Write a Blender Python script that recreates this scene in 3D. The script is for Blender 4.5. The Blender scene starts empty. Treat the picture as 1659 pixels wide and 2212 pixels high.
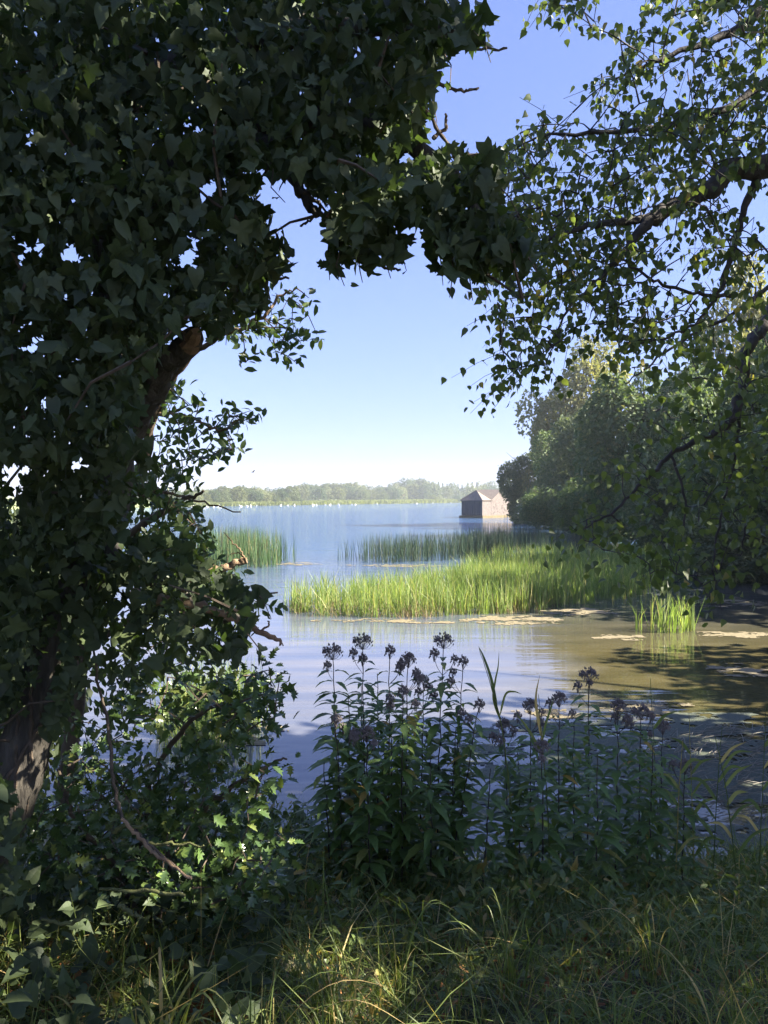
import bpy, math, random
import numpy as np
from math import radians, sin, cos, pi
from mathutils import Matrix, Vector

random.seed(7)
rng = np.random.default_rng(7)
SC = bpy.context.scene
COL = SC.collection

# ------------------------------------------------------------------ camera, sky, sun, exposure
EYE = 2.8                      # eye height above the lake surface (1.6 m above the bank)
PITCH = radians(0.93)
cam_d = bpy.data.cameras.new('camera')
cam_d.sensor_fit = 'VERTICAL'; cam_d.sensor_height = 34.6; cam_d.lens = 28.0
cam_d.clip_start = 0.05; cam_d.clip_end = 6000
cam = bpy.data.objects.new('camera', cam_d); COL.objects.link(cam)
cam.location = (0, 0, EYE); cam.rotation_euler = (radians(90) - PITCH, 0, 0)
SC.camera = cam

SUN_AZ, SUN_EL = radians(97), radians(37)      # azimuth clockwise from the view direction
world = bpy.data.worlds.new('World'); SC.world = world; world.use_nodes = True
wn = world.node_tree.nodes; wn.clear()
wo = wn.new('ShaderNodeOutputWorld'); bg = wn.new('ShaderNodeBackground'); sky = wn.new('ShaderNodeTexSky')
sky.sky_type = 'NISHITA'; sky.sun_disc = False
sky.sun_elevation = SUN_EL; sky.sun_rotation = SUN_AZ
sky.altitude = 0; sky.air_density = 1.0; sky.dust_density = 0.25; sky.ozone_density = 3.5
bg.inputs[1].default_value = 0.098
wg = wn.new('ShaderNodeGamma'); wg.inputs[1].default_value = 0.62           # softer gradient from zenith to horizon, as in the photograph
wt = wn.new('ShaderNodeMix'); wt.data_type = 'RGBA'; wt.blend_type = 'MULTIPLY'; wt.inputs[0].default_value = 1.0; wt.inputs[7].default_value = (0.620, 0.650, 1.0, 1)
world.node_tree.links.new(sky.outputs[0], wg.inputs[0]); world.node_tree.links.new(wg.outputs[0], wt.inputs[6]); world.node_tree.links.new(wt.outputs[2], bg.inputs[0]); world.node_tree.links.new(bg.outputs[0], wo.inputs[0])

sun_d = bpy.data.lights.new('sun', 'SUN'); sun_d.energy = 5.0; sun_d.angle = radians(0.5); sun_d.color = (1.0, 0.93, 0.80)
sun = bpy.data.objects.new('sun', sun_d); COL.objects.link(sun)
SUNV = Vector((sin(SUN_AZ) * cos(SUN_EL), cos(SUN_AZ) * cos(SUN_EL), sin(SUN_EL)))
sun.rotation_euler = SUNV.to_track_quat('Z', 'Y').to_euler()

SC.view_settings.view_transform = 'Standard'; SC.view_settings.look = 'None'
SC.view_settings.gamma = 1.0; SC.view_settings.use_curve_mapping = False
SC.view_settings.exposure = 2.3
SC.render.engine = 'CYCLES'
SC.cycles.use_denoising = True
SC.cycles.max_bounces = 9; SC.cycles.diffuse_bounces = 6; SC.cycles.transmission_bounces = 4; SC.cycles.glossy_bounces = 3

# ------------------------------------------------------------------ helpers
FPX = 2212 * 0.8092            # focal length in the 1659 x 2212 reading of the photograph
def P(px, py, D):
    """world point seen at (px, py) of the photograph (1659 x 2212) at depth D metres"""
    u = (px - 829.5) / FPX; v = -(py - 1106.0) / FPX
    y = cos(PITCH) + v * sin(PITCH); z = -sin(PITCH) + v * cos(PITCH)
    k = D / y
    return np.array([u * k, D, EYE + z * k])

def unit(a):
    return a / np.maximum(np.linalg.norm(a, axis=-1, keepdims=True), 1e-9)

class MB:
    """collects pieces (vertices, triangles or quads), builds ONE mesh"""
    def __init__(s): s.v = []; s.f = []; s.n = 0; s.mi = []
    def add(s, V, F, mi=0):
        V = np.asarray(V, float).reshape(-1, 3); F = np.asarray(F, int)
        s.v.append(V); s.f.append(F + s.n); s.mi.append(np.full(len(F), mi)); s.n += len(V)
        return s
    def box(s, c, d, rz=0.0):
        c = np.array(c, float); d = np.array(d, float) / 2
        V = np.array([[x, y, z] for z in (-1, 1) for y in (-1, 1) for x in (-1, 1)], float) * d
        R = np.array([[cos(rz), -sin(rz), 0], [sin(rz), cos(rz), 0], [0, 0, 1]])
        return s.add(V @ R.T + c, [[0, 2, 3, 1], [4, 5, 7, 6], [0, 1, 5, 4], [2, 6, 7, 3], [0, 4, 6, 2], [1, 3, 7, 5]])
    def tube(s, pts, rad, k=6, cap=True, rough=0.0, ridge=0.0):
        pts = np.asarray(pts, float); n = len(pts)
        rad = np.broadcast_to(np.asarray(rad, float), (n,))
        t = unit(np.gradient(pts, axis=0))
        a = np.zeros_like(t); q = np.cross(t[0], [0.3, 0.9, 0.1])
        if np.linalg.norm(q) < .2: q = np.cross(t[0], [0.9, -0.2, 0.3])
        a[0] = q / np.linalg.norm(q)
        for i in range(1, n):                                   # carry the frame along the curve
            q = a[i - 1] - t[i] * (a[i - 1] @ t[i]); a[i] = q / max(np.linalg.norm(q), 1e-9)
        b = np.cross(t, a)
        th = np.linspace(0, 2 * pi, k, endpoint=False)
        rr = rad[:, None] * (1 + rough * rng.uniform(-1, 1, (n, k)))
        if ridge:                                               # bark ridges running along the stem, merging and splitting
            pr = rng.uniform(-1, 1, (n // 6 + 2, k)); x_ = np.linspace(0, len(pr) - 1.001, n); i0 = x_.astype(int); f_ = (x_ - i0)[:, None]
            rr = rr * (1 + ridge * (pr[i0] * (1 - f_) + pr[i0 + 1] * f_))
        V = pts[:, None] + rr[..., None] * (np.cos(th)[None, :, None] * a[:, None] + np.sin(th)[None, :, None] * b[:, None])
        i = np.arange(n - 1)[:, None] * k; j = np.arange(k)[None]; j2 = (j + 1) % k
        F = np.stack([i + j, i + j2, i + k + j2, i + k + j], -1).reshape(-1, 4)
        s.add(V.reshape(-1, 3), F)
        if cap:
            for e in (0, n - 1):
                o = s.n; s.add(np.vstack([V[e], pts[e][None]]), [[q, (q + 1) % k, k] for q in range(k)])
        return s
    def mesh(s, name, mats, smooth=None):
        if smooth is None: smooth = name in ('ivy_leaf', 'leaf', 'foliage')
        me = bpy.data.meshes.new(name)
        if s.n == 0: return me
        V = np.vstack(s.v); tot = []; idx = []; mi = []
        for F, m in zip(s.f, s.mi):
            if len(F) == 0: continue
            tot.append(np.full(len(F), F.shape[1])); idx.append(F.ravel()); mi.append(m)
        tot = np.concatenate(tot); idx = np.concatenate(idx); mi = np.concatenate(mi)
        me.vertices.add(len(V)); me.vertices.foreach_set('co', V.ravel().astype(np.float32))
        me.loops.add(len(idx)); me.loops.foreach_set('vertex_index', idx.astype(np.int32))
        me.polygons.add(len(tot))
        me.polygons.foreach_set('loop_start', (np.cumsum(tot) - tot).astype(np.int32))
        me.polygons.foreach_set('loop_total', tot.astype(np.int32))
        me.polygons.foreach_set('material_index', mi.astype(np.int32))
        me.polygons.foreach_set('use_smooth', np.full(len(tot), smooth))
        for m in (mats if isinstance(mats, (list, tuple)) else [mats]): me.materials.append(m)
        me.update(calc_edges=True); me.validate()
        return me
    def build(s, name, mats, parent=None, smooth=None, origin=None):
        if origin is not None:
            s.v = [v - np.asarray(origin, float) for v in s.v]
        o = bpy.data.objects.new(name, s.mesh(name, mats, smooth)); COL.objects.link(o)
        if origin is not None: o.location = tuple(origin)
        if parent is not None: o.parent = parent
        return o

def tag(o, label=None, cat=None, group=None, kind=None):
    if label: o['label'] = label
    if cat: o['category'] = cat
    if group: o['group'] = group
    if kind: o['kind'] = kind
    return o
def thing(name, label, cat, loc=(0, 0, 0), rz=0, group=None):
    o = bpy.data.objects.new(name, None); COL.objects.link(o)
    o.empty_display_size = 0.1; o.location = tuple(loc); o.rotation_euler = (0, 0, rz)
    return tag(o, label, cat, group)
def part(name, me, parent, M=None, loc=None):
    o = bpy.data.objects.new(name, me); COL.objects.link(o); o.parent = parent
    if M is not None: o.matrix_local = M
    if loc is not None: o.location = tuple(loc)
    return o
def mat4(R, p, s=1.0):
    M = Matrix.Identity(4)
    for i in range(3):
        for j in range(3): M[i][j] = float(R[i, j] * s)
        M[i][3] = float(p[i])
    return M

# leaf templates: rows (y on the midrib, half width, y at the edge), base at the origin, tip at +Y
def leaf_template(rows, fold=0.25, droop=0.0, wave=0.0):
    V = []; F = []
    for i, (ym, xh, ye) in enumerate(rows):
        V.append((0, ym, -droop * ym * ym))
        if xh > 0:
            w = wave * (1 if i % 2 else -1)
            V.append((-xh, ye, fold * xh + w - droop * ye * abs(ye)))
            V.append((xh, ye, fold * xh - w - droop * ye * abs(ye)))
    idx = []; k = 0
    for (ym, xh, ye) in rows:
        idx.append((k, k + 1, k + 2) if xh > 0 else (k, k, k)); k += 3 if xh > 0 else 1
    for a, b in zip(idx[:-1], idx[1:]):
        for s_ in (1, 2):
            q = [a[0], a[s_], b[s_], b[0]] if s_ == 2 else [a[0], b[0], b[s_], a[s_]]
            u = []
            for t in q:
                if t not in u: u.append(t)
            if len(u) == 3: F.append(u)
            else: F.append([u[0], u[1], u[2]]); F.append([u[0], u[2], u[3]])
    return np.array(V, float), np.array(F, int)

T_IVY = leaf_template([(0, 0, 0), (.04, .22, -.16), (.12, .42, -.08), (.26, .52, .12), (.40, .37, .32), (.55, .30, .48), (.78, .14, .76), (1, 0, 1)], .12, .25)
T_IVY2 = leaf_template([(0, 0, 0), (.04, .26, -.13), (.16, .42, .02), (.36, .43, .28), (.60, .28, .56), (.82, .11, .80), (1, 0, 1)], .15, .35)
def fan_leaf(half, cz=.0, amp=.05, seed=0, c=(0, .26)):
    rr_ = np.random.default_rng(seed); L = list(half)
    pts = [(0, .02)] + [(x, y) for x, y in L] + [(0, 1.0)] + [(-x * rr_.uniform(.85, 1.1), y + rr_.uniform(-.03, .03)) for x, y in L[::-1]]
    V = [(c[0], c[1], cz)] + [(x, y, -.22 * y * abs(y) + .10 * abs(x) + amp * rr_.normal()) for x, y in pts]; m_ = len(pts)
    return np.array(V, float), np.array([[0, 1 + i, 1 + (i + 1) % m_] for i in range(m_)])
T_IV = [fan_leaf([(.16, -.13), (.34, -.12), (.33, .06), (.56, .26), (.33, .36), (.24, .50), (.13, .74)], .03, .035, 1),
        fan_leaf([(.18, -.10), (.36, -.02), (.42, .16), (.36, .36), (.24, .58), (.12, .80)], .04, .04, 2),
        fan_leaf([(.22, -.18), (.40, -.22), (.38, .00), (.62, .16), (.48, .30), (.28, .38), (.26, .54), (.12, .76)], .02, .04, 3),
        fan_leaf([(.12, -.06), (.30, .02), (.30, .22), (.44, .44), (.22, .50), (.10, .74)], .05, .05, 4),
        fan_leaf([(.20, -.08), (.30, .10), (.30, .34), (.18, .62)], .06, .06, 5)]
T_BIRCH = leaf_template([(0, 0, 0), (.18, .36, .12), (.45, .36, .42), (.72, .15, .72), (1, 0, 1)], .22, .2)
T_SALLOW = leaf_template([(0, 0, 0), (.3, .22, .3), (.65, .23, .65), (1, 0, 1)], .3, .2)
T_LANCE = leaf_template([(0, .02, 0), (.14, .12, .17), (.2, .105, .2), (.34, .19, .40), (.42, .155, .42), (.56, .17, .62), (.64, .12, .64), (.8, .075, .82), (1, 0, 1)], .3, .5)
T_HOLLY = leaf_template([(0, 0, 0), (.10, .10, .10), (.16, .30, .24), (.30, .14, .30), (.38, .36, .48), (.52, .16, .52), (.58, .30, .72), (.76, .10, .74), (1, 0, 1)], .35, .15, .02)
T_CARD = (np.array([(0, 0, 0), (.36, .5, .1), (0, 1, 0), (-.36, .5, .1)], float), np.array([[0, 1, 2], [0, 2, 3]]))

def frames(N, tip, tj, nrm, nj):
    tip = np.broadcast_to(np.asarray(tip, float), (N, 3)); nrm = np.broadcast_to(np.asarray(nrm, float), (N, 3))
    y = unit(tip + tj * rng.normal(size=(N, 3))); z = nrm + nj * rng.normal(size=(N, 3))
    z = unit(z - (z * y).sum(1, keepdims=True) * y); x = np.cross(y, z)
    return np.stack([x, y, z], -1)
def scatter(mb, T, pos, R, s, mi=0):
    TV, TF = T; pos = np.asarray(pos, float); N = len(pos)
    if N == 0: return
    s = np.broadcast_to(np.asarray(s, float), (N,))
    V = pos[:, None] + s[:, None, None] * np.einsum('nij,vj->nvi', R, TV)
    F = TF[None] + (np.arange(N) * len(TV))[:, None, None]
    mb.add(V.reshape(-1, 3), F.reshape(-1, TF.shape[1]), mi)

def in_poly(x, y, poly):
    r = np.zeros(len(x), bool); n = len(poly)
    for i in range(n):
        x1, y1 = poly[i]; x2, y2 = poly[(i + 1) % n]
        c = ((y1 > y) != (y2 > y)) & (x < (x2 - x1) * (y - y1) / (y2 - y1 + 1e-12) + x1)
        r ^= c
    return r
def sample_poly(poly, n):
    p = np.array(poly, float); lo, hi = p.min(0), p.max(0); out = np.zeros((0, 2))
    while len(out) < n:
        q = rng.uniform(lo, hi, (n * 2 + 16, 2)); out = np.vstack([out, q[in_poly(q[:, 0], q[:, 1], poly)]])
    return out[:n]
def PP(q, D):
    return np.array([P(a[0], a[1], d) for a, d in zip(q, D)])
def curve(pts, n=6, jit=0.0):
    """smooth line through the given points"""
    pts = np.asarray(pts, float); m = len(pts); out = []
    ext = np.vstack([2 * pts[0] - pts[1], pts, 2 * pts[-1] - pts[-2]])
    for i in range(m - 1):
        p0, p1, p2, p3 = ext[i:i + 4]
        for t in np.linspace(0, 1, n, endpoint=False):
            out.append(.5 * ((2 * p1) + (-p0 + p2) * t + (2 * p0 - 5 * p1 + 4 * p2 - p3) * t * t + (-p0 + 3 * p1 - 3 * p2 + p3) * t ** 3))
    out.append(pts[-1]); out = np.array(out)
    if jit: out[1:-1] += rng.normal(size=out[1:-1].shape) * jit
    return out

# ------------------------------------------------------------------ materials
def new_mat(name):
    m = bpy.data.materials.new(name); m.use_nodes = True
    nt = m.node_tree; nt.nodes.clear()
    return m, nt, nt.nodes.new('ShaderNodeOutputMaterial')
def N(nt, t, **kw):
    n = nt.nodes.new(t)
    for k, v in kw.items(): setattr(n, k, v)
    return n
def ramp(nt, fac, stops):
    r = N(nt, 'ShaderNodeValToRGB'); e = r.color_ramp.elements
    while len(e) < len(stops): e.new(.5)
    for el, (p, c) in zip(e, stops): el.position = p; el.color = (*c, 1)
    nt.links.new(fac, r.inputs[0]); return r.outputs[0]
def noise(nt, scale, detail=3, rough=.55, vec=None, out=0):
    n = N(nt, 'ShaderNodeTexNoise'); n.inputs['Scale'].default_value = scale
    n.inputs['Detail'].default_value = detail; n.inputs['Roughness'].default_value = rough
    if vec is not None: nt.links.new(vec, n.inputs['Vector'])
    return n.outputs[out]
def leaf_mat(name, stops, trans=.3, rough=.45, spec=.5, tcol=None):
    """per-leaf colour variation, thin-leaf translucency"""
    m, nt, out = new_mat(name); L = nt.links.new
    geo = N(nt, 'ShaderNodeNewGeometry'); oi = N(nt, 'ShaderNodeObjectInfo')
    ad = N(nt, 'ShaderNodeMath', operation='ADD'); L(geo.outputs['Random Per Island'], ad.inputs[0]); L(oi.outputs['Random'], ad.inputs[1])
    fr = N(nt, 'ShaderNodeMath', operation='FRACT'); L(ad.outputs[0], fr.inputs[0])
    c = ramp(nt, fr.outputs[0], stops)
    tc = N(nt, 'ShaderNodeTexCoord')
    nz = noise(nt, 9, 3, .6, tc.outputs['Object'])
    mx = N(nt, 'ShaderNodeMix', data_type='RGBA', blend_type='MULTIPLY'); mx.inputs[0].default_value = .6
    L(c, mx.inputs[6]); L(ramp(nt, nz, [(.3, (.6, .6, .6)), (.7, (1.25, 1.2, 1.1))]), mx.inputs[7])
    p = N(nt, 'ShaderNodeBsdfPrincipled'); L(mx.outputs[2], p.inputs['Base Color'])
    p.inputs['Roughness'].default_value = rough; p.inputs['Specular IOR Level'].default_value = spec
    t = N(nt, 'ShaderNodeBsdfTranslucent')
    m2 = N(nt, 'ShaderNodeMix', data_type='RGBA', blend_type='MULTIPLY'); m2.inputs[0].default_value = 1
    L(mx.outputs[2], m2.inputs[6]); m2.inputs[7].default_value = (*(tcol or (1.9, 1.9, .8)), 1); L(m2.outputs[2], t.inputs[0])
    s = N(nt, 'ShaderNodeMixShader'); s.inputs[0].default_value = trans
    L(p.outputs[0], s.inputs[1]); L(t.outputs[0], s.inputs[2]); L(s.outputs[0], out.inputs[0])
    return m
def rough_mat(name, stops, scale=6, rough=.85, bump=.3, stretch=None, bscale=None, detail=6):
    m, nt, out = new_mat(name); L = nt.links.new
    tc = N(nt, 'ShaderNodeTexCoord'); vec = tc.outputs['Object']
    if stretch:
        mp = N(nt, 'ShaderNodeMapping'); mp.inputs['Scale'].default_value = stretch; L(vec, mp.inputs[0]); vec = mp.outputs[0]
    nz = noise(nt, scale, detail, .6, vec)
    p = N(nt, 'ShaderNodeBsdfPrincipled'); L(ramp(nt, nz, stops), p.inputs['Base Color']); p.inputs['Roughness'].default_value = rough
    b = N(nt, 'ShaderNodeBump'); b.inputs['Strength'].default_value = bump; b.inputs['Distance'].default_value = .02
    L(noise(nt, bscale or scale * 3, 5, .6, vec), b.inputs['Height']); L(b.outputs[0], p.inputs['Normal'])
    L(p.outputs[0], out.inputs[0]); return m

M_IVY = leaf_mat('ivy_leaf_green', [(0, (0.064, 0.087, 0.046)), (.6, (0.079, 0.110, 0.052)), (1, (0.107, 0.138, 0.061))], .22, .55, .35, (1.6, 2.0, .7))
M_BIRCH = leaf_mat('birch_leaf_green', [(0, (.075, .105, .042)), (.6, (.105, .145, .055)), (.975, (.14, .18, .06)), (1, (.34, .25, .07))], .42, .42)
M_SALLOW = leaf_mat('sallow_leaf_green', [(0, (0.062, 0.109, 0.037)), (.7, (0.102, 0.156, 0.056)), (1, (0.156, 0.203, 0.078))], .28, .4)
M_HOLLY = leaf_mat('holly_leaf_green', [(0, (0.065, 0.112, 0.036)), (.8, (0.104, 0.174, 0.049)), (1, (0.240, 0.274, 0.068))], .12, .28, .6)
M_AGRI = leaf_mat('agrimony_leaf_green', [(0, (0.131, 0.204, 0.062)), (.8, (0.174, 0.275, 0.078)), (.96, (0.259, 0.312, 0.085)), (1, (0.638, 0.383, 0.108))], .3, .5)
M_FAR = [leaf_mat('far_foliage_' + n, st, .3, .7, .2, (1.4, 1.4, .7)) for n, st in (
    ('olive', [(0, (.105, .130, .055)), (1, (.170, .190, .085))]),
    ('dark', [(0, (.060, .095, .050)), (1, (.100, .140, .068))]),
    ('pale', [(0, (.150, .180, .090)), (1, (.230, .250, .125))]),
    ('mid', [(0, (.085, .120, .055)), (1, (.140, .170, .075))]))]
M_BANK = [leaf_mat('bank_foliage_' + n, st, .3, .55, .3) for n, st in (
    ('green', [(0, (.075, .120, .055)), (.9, (.125, .175, .075)), (1, (.20, .20, .09))]),
    ('grey', [(0, (.090, .125, .070)), (1, (.150, .180, .100))]),
    ('yellow', [(0, (.150, .170, .075)), (1, (.260, .250, .115))]))]
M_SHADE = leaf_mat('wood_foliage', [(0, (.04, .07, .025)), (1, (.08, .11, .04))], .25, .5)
M_REED = leaf_mat('reed_blade_green', [(0, (.11, .17, .05)), (.5, (.18, .25, .075)), (.85, (.27, .33, .12)), (1, (.42, .36, .17))], .42, .45, .4, (1.5, 1.6, .7))
M_RUSH = leaf_mat('bulrush_stem_green', [(0, (.040, .085, .035)), (.7, (.065, .125, .045)), (.9, (.12, .16, .06)), (1, (.26, .16, .08))], .15, .45)
M_RUSH_SHADED = leaf_mat('shaded_bulrush_green', [(0, (.022, .045, .030)), (.8, (.035, .070, .038)), (1, (.10, .10, .05))], .12, .45)  # darker copy of the bulrush green, with shade painted into its colour
M_GRASS = leaf_mat('grass_blade_green', [(0, (0.101, 0.147, 0.038)), (.55, (0.167, 0.221, 0.059)), (.85, (0.247, 0.277, 0.087)), (1, (0.671, 0.480, 0.225))], .35, .5)
M_UNDER = leaf_mat('undergrowth_green', [(0, (0.087, 0.129, 0.040)), (.8, (0.152, 0.206, 0.057)), (1, (0.340, 0.233, 0.066))], .25, .5)
M_DEAD = leaf_mat('dead_leaf_brown', [(0, (.25, .10, .035)), (.6, (.36, .17, .06)), (1, (.45, .26, .10))], .15, .7, .3, (1.2, 1, .8))
M_BARK = rough_mat('ivy_tree_bark', [(.3, (.05, .044, .036)), (.55, (.11, .095, .075)), (.72, (.19, .17, .135))], 22, .9, 1.0, (1, 1, .16), 34)
M_BARK2 = rough_mat('birch_bark', [(.3, (.035, .030, .025)), (.7, (.10, .085, .07))], 12, .85, .6)
M_TWIG = rough_mat('twig_bark', [(.3, (.08, .06, .04)), (.7, (.19, .14, .10))], 30, .8, .3)
M_STICK = rough_mat('peeled_dead_wood', [(.3, (.20, .12, .07)), (.55, (.36, .24, .14)), (.75, (.48, .36, .24))], 14, .8, .5, (1, 1, 1))
M_MOSSY = rough_mat('mossy_stick_bark', [(.3, (.07, .07, .03)), (.7, (.17, .18, .06))], 16, .9, .5)
M_GREYTWIG = rough_mat('grey_dead_twig', [(.3, (.18, .17, .15)), (.7, (.34, .32, .29))], 16, .8, .3)
M_FLOWER = rough_mat('agrimony_seed_head', [(.3, (.19, .15, .145)), (.55, (.29, .24, .23)), (.8, (.42, .37, .35))], 60, .9, .4)
M_STEM = rough_mat('agrimony_stem', [(.3, (.035, .030, .02)), (.7, (.075, .055, .035))], 20, .6, .2)
M_SWAN = rough_mat('white_plumage', [(.3, (.75, .75, .72)), (.7, (.82, .82, .80))], 8, .7, .1)
M_BILL = rough_mat('orange_bill', [(.3, (.55, .20, .04)), (.7, (.65, .25, .05))], 8, .5, .1)
M_BIRD = rough_mat('grey_plumage', [(.3, (.20, .19, .18)), (.7, (.34, .33, .31))], 8, .7, .1)
M_STONE = rough_mat('boathouse_stone', [(.25, (.095, .080, .070)), (.45, (.145, .120, .105)), (.60, (.19, .158, .138)), (.70, (.25, .225, .205)), (.8, (.42, .40, .37))], 5.5, .9, .6, None, 9, 8)
M_SLATE = rough_mat('boathouse_roof_slate', [(.3, (.15, .122, .100)), (.7, (.23, .19, .155))], 4, .85, .4)
M_PLINTH = rough_mat('ochre_weathered_plinth', [(.3, (.12, .09, .045)), (.7, (.21, .165, .08))], 3, .9, .4)
M_TIMBER = rough_mat('dark_boarding', [(.3, (.035, .038, .042)), (.7, (.075, .08, .085))], 5, .85, .3, (1, 1, .2))
M_REDTILE = rough_mat('far_red_tile', [(.3, (.30, .16, .12)), (.7, (.42, .25, .19))], 3, .85, .2)
M_RENDERW = rough_mat('far_pale_wall', [(.3, (.48, .42, .36)), (.7, (.60, .54, .47))], 3, .85, .1)
M_ALGAE = rough_mat('algae_mat_beige', [(.3, (.12, .095, .045)), (.55, (.20, .165, .09)), (.75, (.30, .25, .17))], 14, .8, .5)
M_SCUM = rough_mat('duckweed_scum', [(.3, (.045, .055, .032)), (.5, (.075, .088, .055)), (.75, (.13, .135, .10))], 30, .75, .5)
M_STRAW = rough_mat('dead_reed_straw', [(.3, (.17, .15, .11)), (.7, (.38, .34, .27))], 10, .8, .2)

def ground_mat():
    m, nt, out = new_mat('bank_soil_and_turf'); L = nt.links.new
    tc = N(nt, 'ShaderNodeTexCoord'); v = tc.outputs['Object']
    c1 = ramp(nt, noise(nt, 3, 8, .65, v), [(.3, (.045, .038, .024)), (.5, (.075, .070, .038)), (.7, (.12, .105, .06))])
    far = ramp(nt, noise(nt, .03, 4, .6, v), [(.3, (.17, .22, .07)), (.7, (.25, .28, .10))])
    geo = N(nt, 'ShaderNodeNewGeometry'); sx = N(nt, 'ShaderNodeSeparateXYZ'); L(geo.outputs['Position'], sx.inputs[0])
    mr = N(nt, 'ShaderNodeMapRange'); mr.inputs[1].default_value = 130; mr.inputs[2].default_value = 190; L(sx.outputs[1], mr.inputs[0])
    mx = N(nt, 'ShaderNodeMix', data_type='RGBA'); L(mr.outputs[0], mx.inputs[0]); L(c1, mx.inputs[6]); L(far, mx.inputs[7])
    p = N(nt, 'ShaderNodeBsdfPrincipled'); p.inputs['Roughness'].default_value = .95; L(mx.outputs[2], p.inputs['Base Color'])
    b = N(nt, 'ShaderNodeBump'); b.inputs['Strength'].default_value = .8; b.inputs['Distance'].default_value = .05
    L(noise(nt, 14, 6, .6, v), b.inputs['Height']); L(b.outputs[0], p.inputs['Normal']); L(p.outputs[0], out.inputs[0]); return m

def water_mat():
    m, nt, out = new_mat('lake_water'); L = nt.links.new
    geo = N(nt, 'ShaderNodeNewGeometry'); pos = geo.outputs['Position']
    sx = N(nt, 'ShaderNodeSeparateXYZ'); L(pos, sx.inputs[0])
    def mapped(sc_):
        mp = N(nt, 'ShaderNodeMapping'); mp.inputs['Scale'].default_value = sc_; mp.inputs['Rotation'].default_value = (0, 0, radians(8))
        L(pos, mp.inputs[0]); return mp.outputs[0]
    murk = ramp(nt, noise(nt, .9, 5, .6, mapped((.6, 1.5, 1))), [(.3, (.062, .054, .024)), (.55, (.095, .080, .036)), (.75, (.13, .112, .058))])
    far_sky_blue = N(nt, 'ShaderNodeMapRange'); far_sky_blue.inputs[1].default_value = 15; far_sky_blue.inputs[2].default_value = 45; L(sx.outputs[1], far_sky_blue.inputs[0])
    mx = N(nt, 'ShaderNodeMix', data_type='RGBA'); L(far_sky_blue.outputs[0], mx.inputs[0]); mx.inputs[7].default_value = (.045, .095, .19, 1)  # reflected sky blue painted into the base colour of the open water
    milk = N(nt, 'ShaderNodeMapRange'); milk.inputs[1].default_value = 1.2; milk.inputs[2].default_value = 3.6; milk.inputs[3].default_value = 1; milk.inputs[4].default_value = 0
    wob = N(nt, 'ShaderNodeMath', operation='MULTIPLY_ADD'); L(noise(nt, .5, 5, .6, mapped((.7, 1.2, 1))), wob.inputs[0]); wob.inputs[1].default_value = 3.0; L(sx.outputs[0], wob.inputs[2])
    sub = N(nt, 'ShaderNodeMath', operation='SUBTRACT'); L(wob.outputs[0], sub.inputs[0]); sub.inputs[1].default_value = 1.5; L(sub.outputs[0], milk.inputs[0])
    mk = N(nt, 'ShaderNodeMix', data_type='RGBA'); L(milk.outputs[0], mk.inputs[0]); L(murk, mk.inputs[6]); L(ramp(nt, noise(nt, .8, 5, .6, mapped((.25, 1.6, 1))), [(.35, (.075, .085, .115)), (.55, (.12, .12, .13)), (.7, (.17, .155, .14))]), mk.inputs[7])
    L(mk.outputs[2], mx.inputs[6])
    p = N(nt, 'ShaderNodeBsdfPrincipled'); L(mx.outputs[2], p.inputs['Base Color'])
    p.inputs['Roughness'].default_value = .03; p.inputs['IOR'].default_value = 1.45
    # wind ripples grow out on the open lake, the sheltered shallows stay calm
    n1 = noise(nt, 2.6, 4, .6, mapped((.45, 1.6, 1))); n2 = noise(nt, .55, 4, .6, mapped((.30, 1.2, 1)))
    nf = noise(nt, 1.3, 3, .5, mapped((.3, 2.2, 1)))
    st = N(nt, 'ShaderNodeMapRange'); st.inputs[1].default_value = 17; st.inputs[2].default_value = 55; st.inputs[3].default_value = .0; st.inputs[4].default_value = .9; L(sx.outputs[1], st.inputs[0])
    a = N(nt, 'ShaderNodeMath', operation='MULTIPLY'); L(n1, a.inputs[0]); L(st.outputs[0], a.inputs[1])
    a2 = N(nt, 'ShaderNodeMath', operation='MULTIPLY'); L(nf, a2.inputs[0]); a2.inputs[1].default_value = .055
    ad = N(nt, 'ShaderNodeMath', operation='ADD'); L(a.outputs[0], ad.inputs[0]); L(a2.outputs[0], ad.inputs[1])
    a3 = N(nt, 'ShaderNodeMath', operation='MULTIPLY_ADD'); L(n2, a3.inputs[0]); L(ad.outputs[0], a3.inputs[2])
    sw = N(nt, 'ShaderNodeMath', operation='MULTIPLY_ADD'); L(st.outputs[0], sw.inputs[0]); sw.inputs[1].default_value = 1.8; sw.inputs[2].default_value = .04; L(sw.outputs[0], a3.inputs[1])
    b = N(nt, 'ShaderNodeBump'); b.inputs['Strength'].default_value = 1; b.inputs['Distance'].default_value = .16
    L(a3.outputs[0], b.inputs['Height']); L(b.outputs[0], p.inputs['Normal']); L(p.outputs[0], out.inputs[0]); return m

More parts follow.
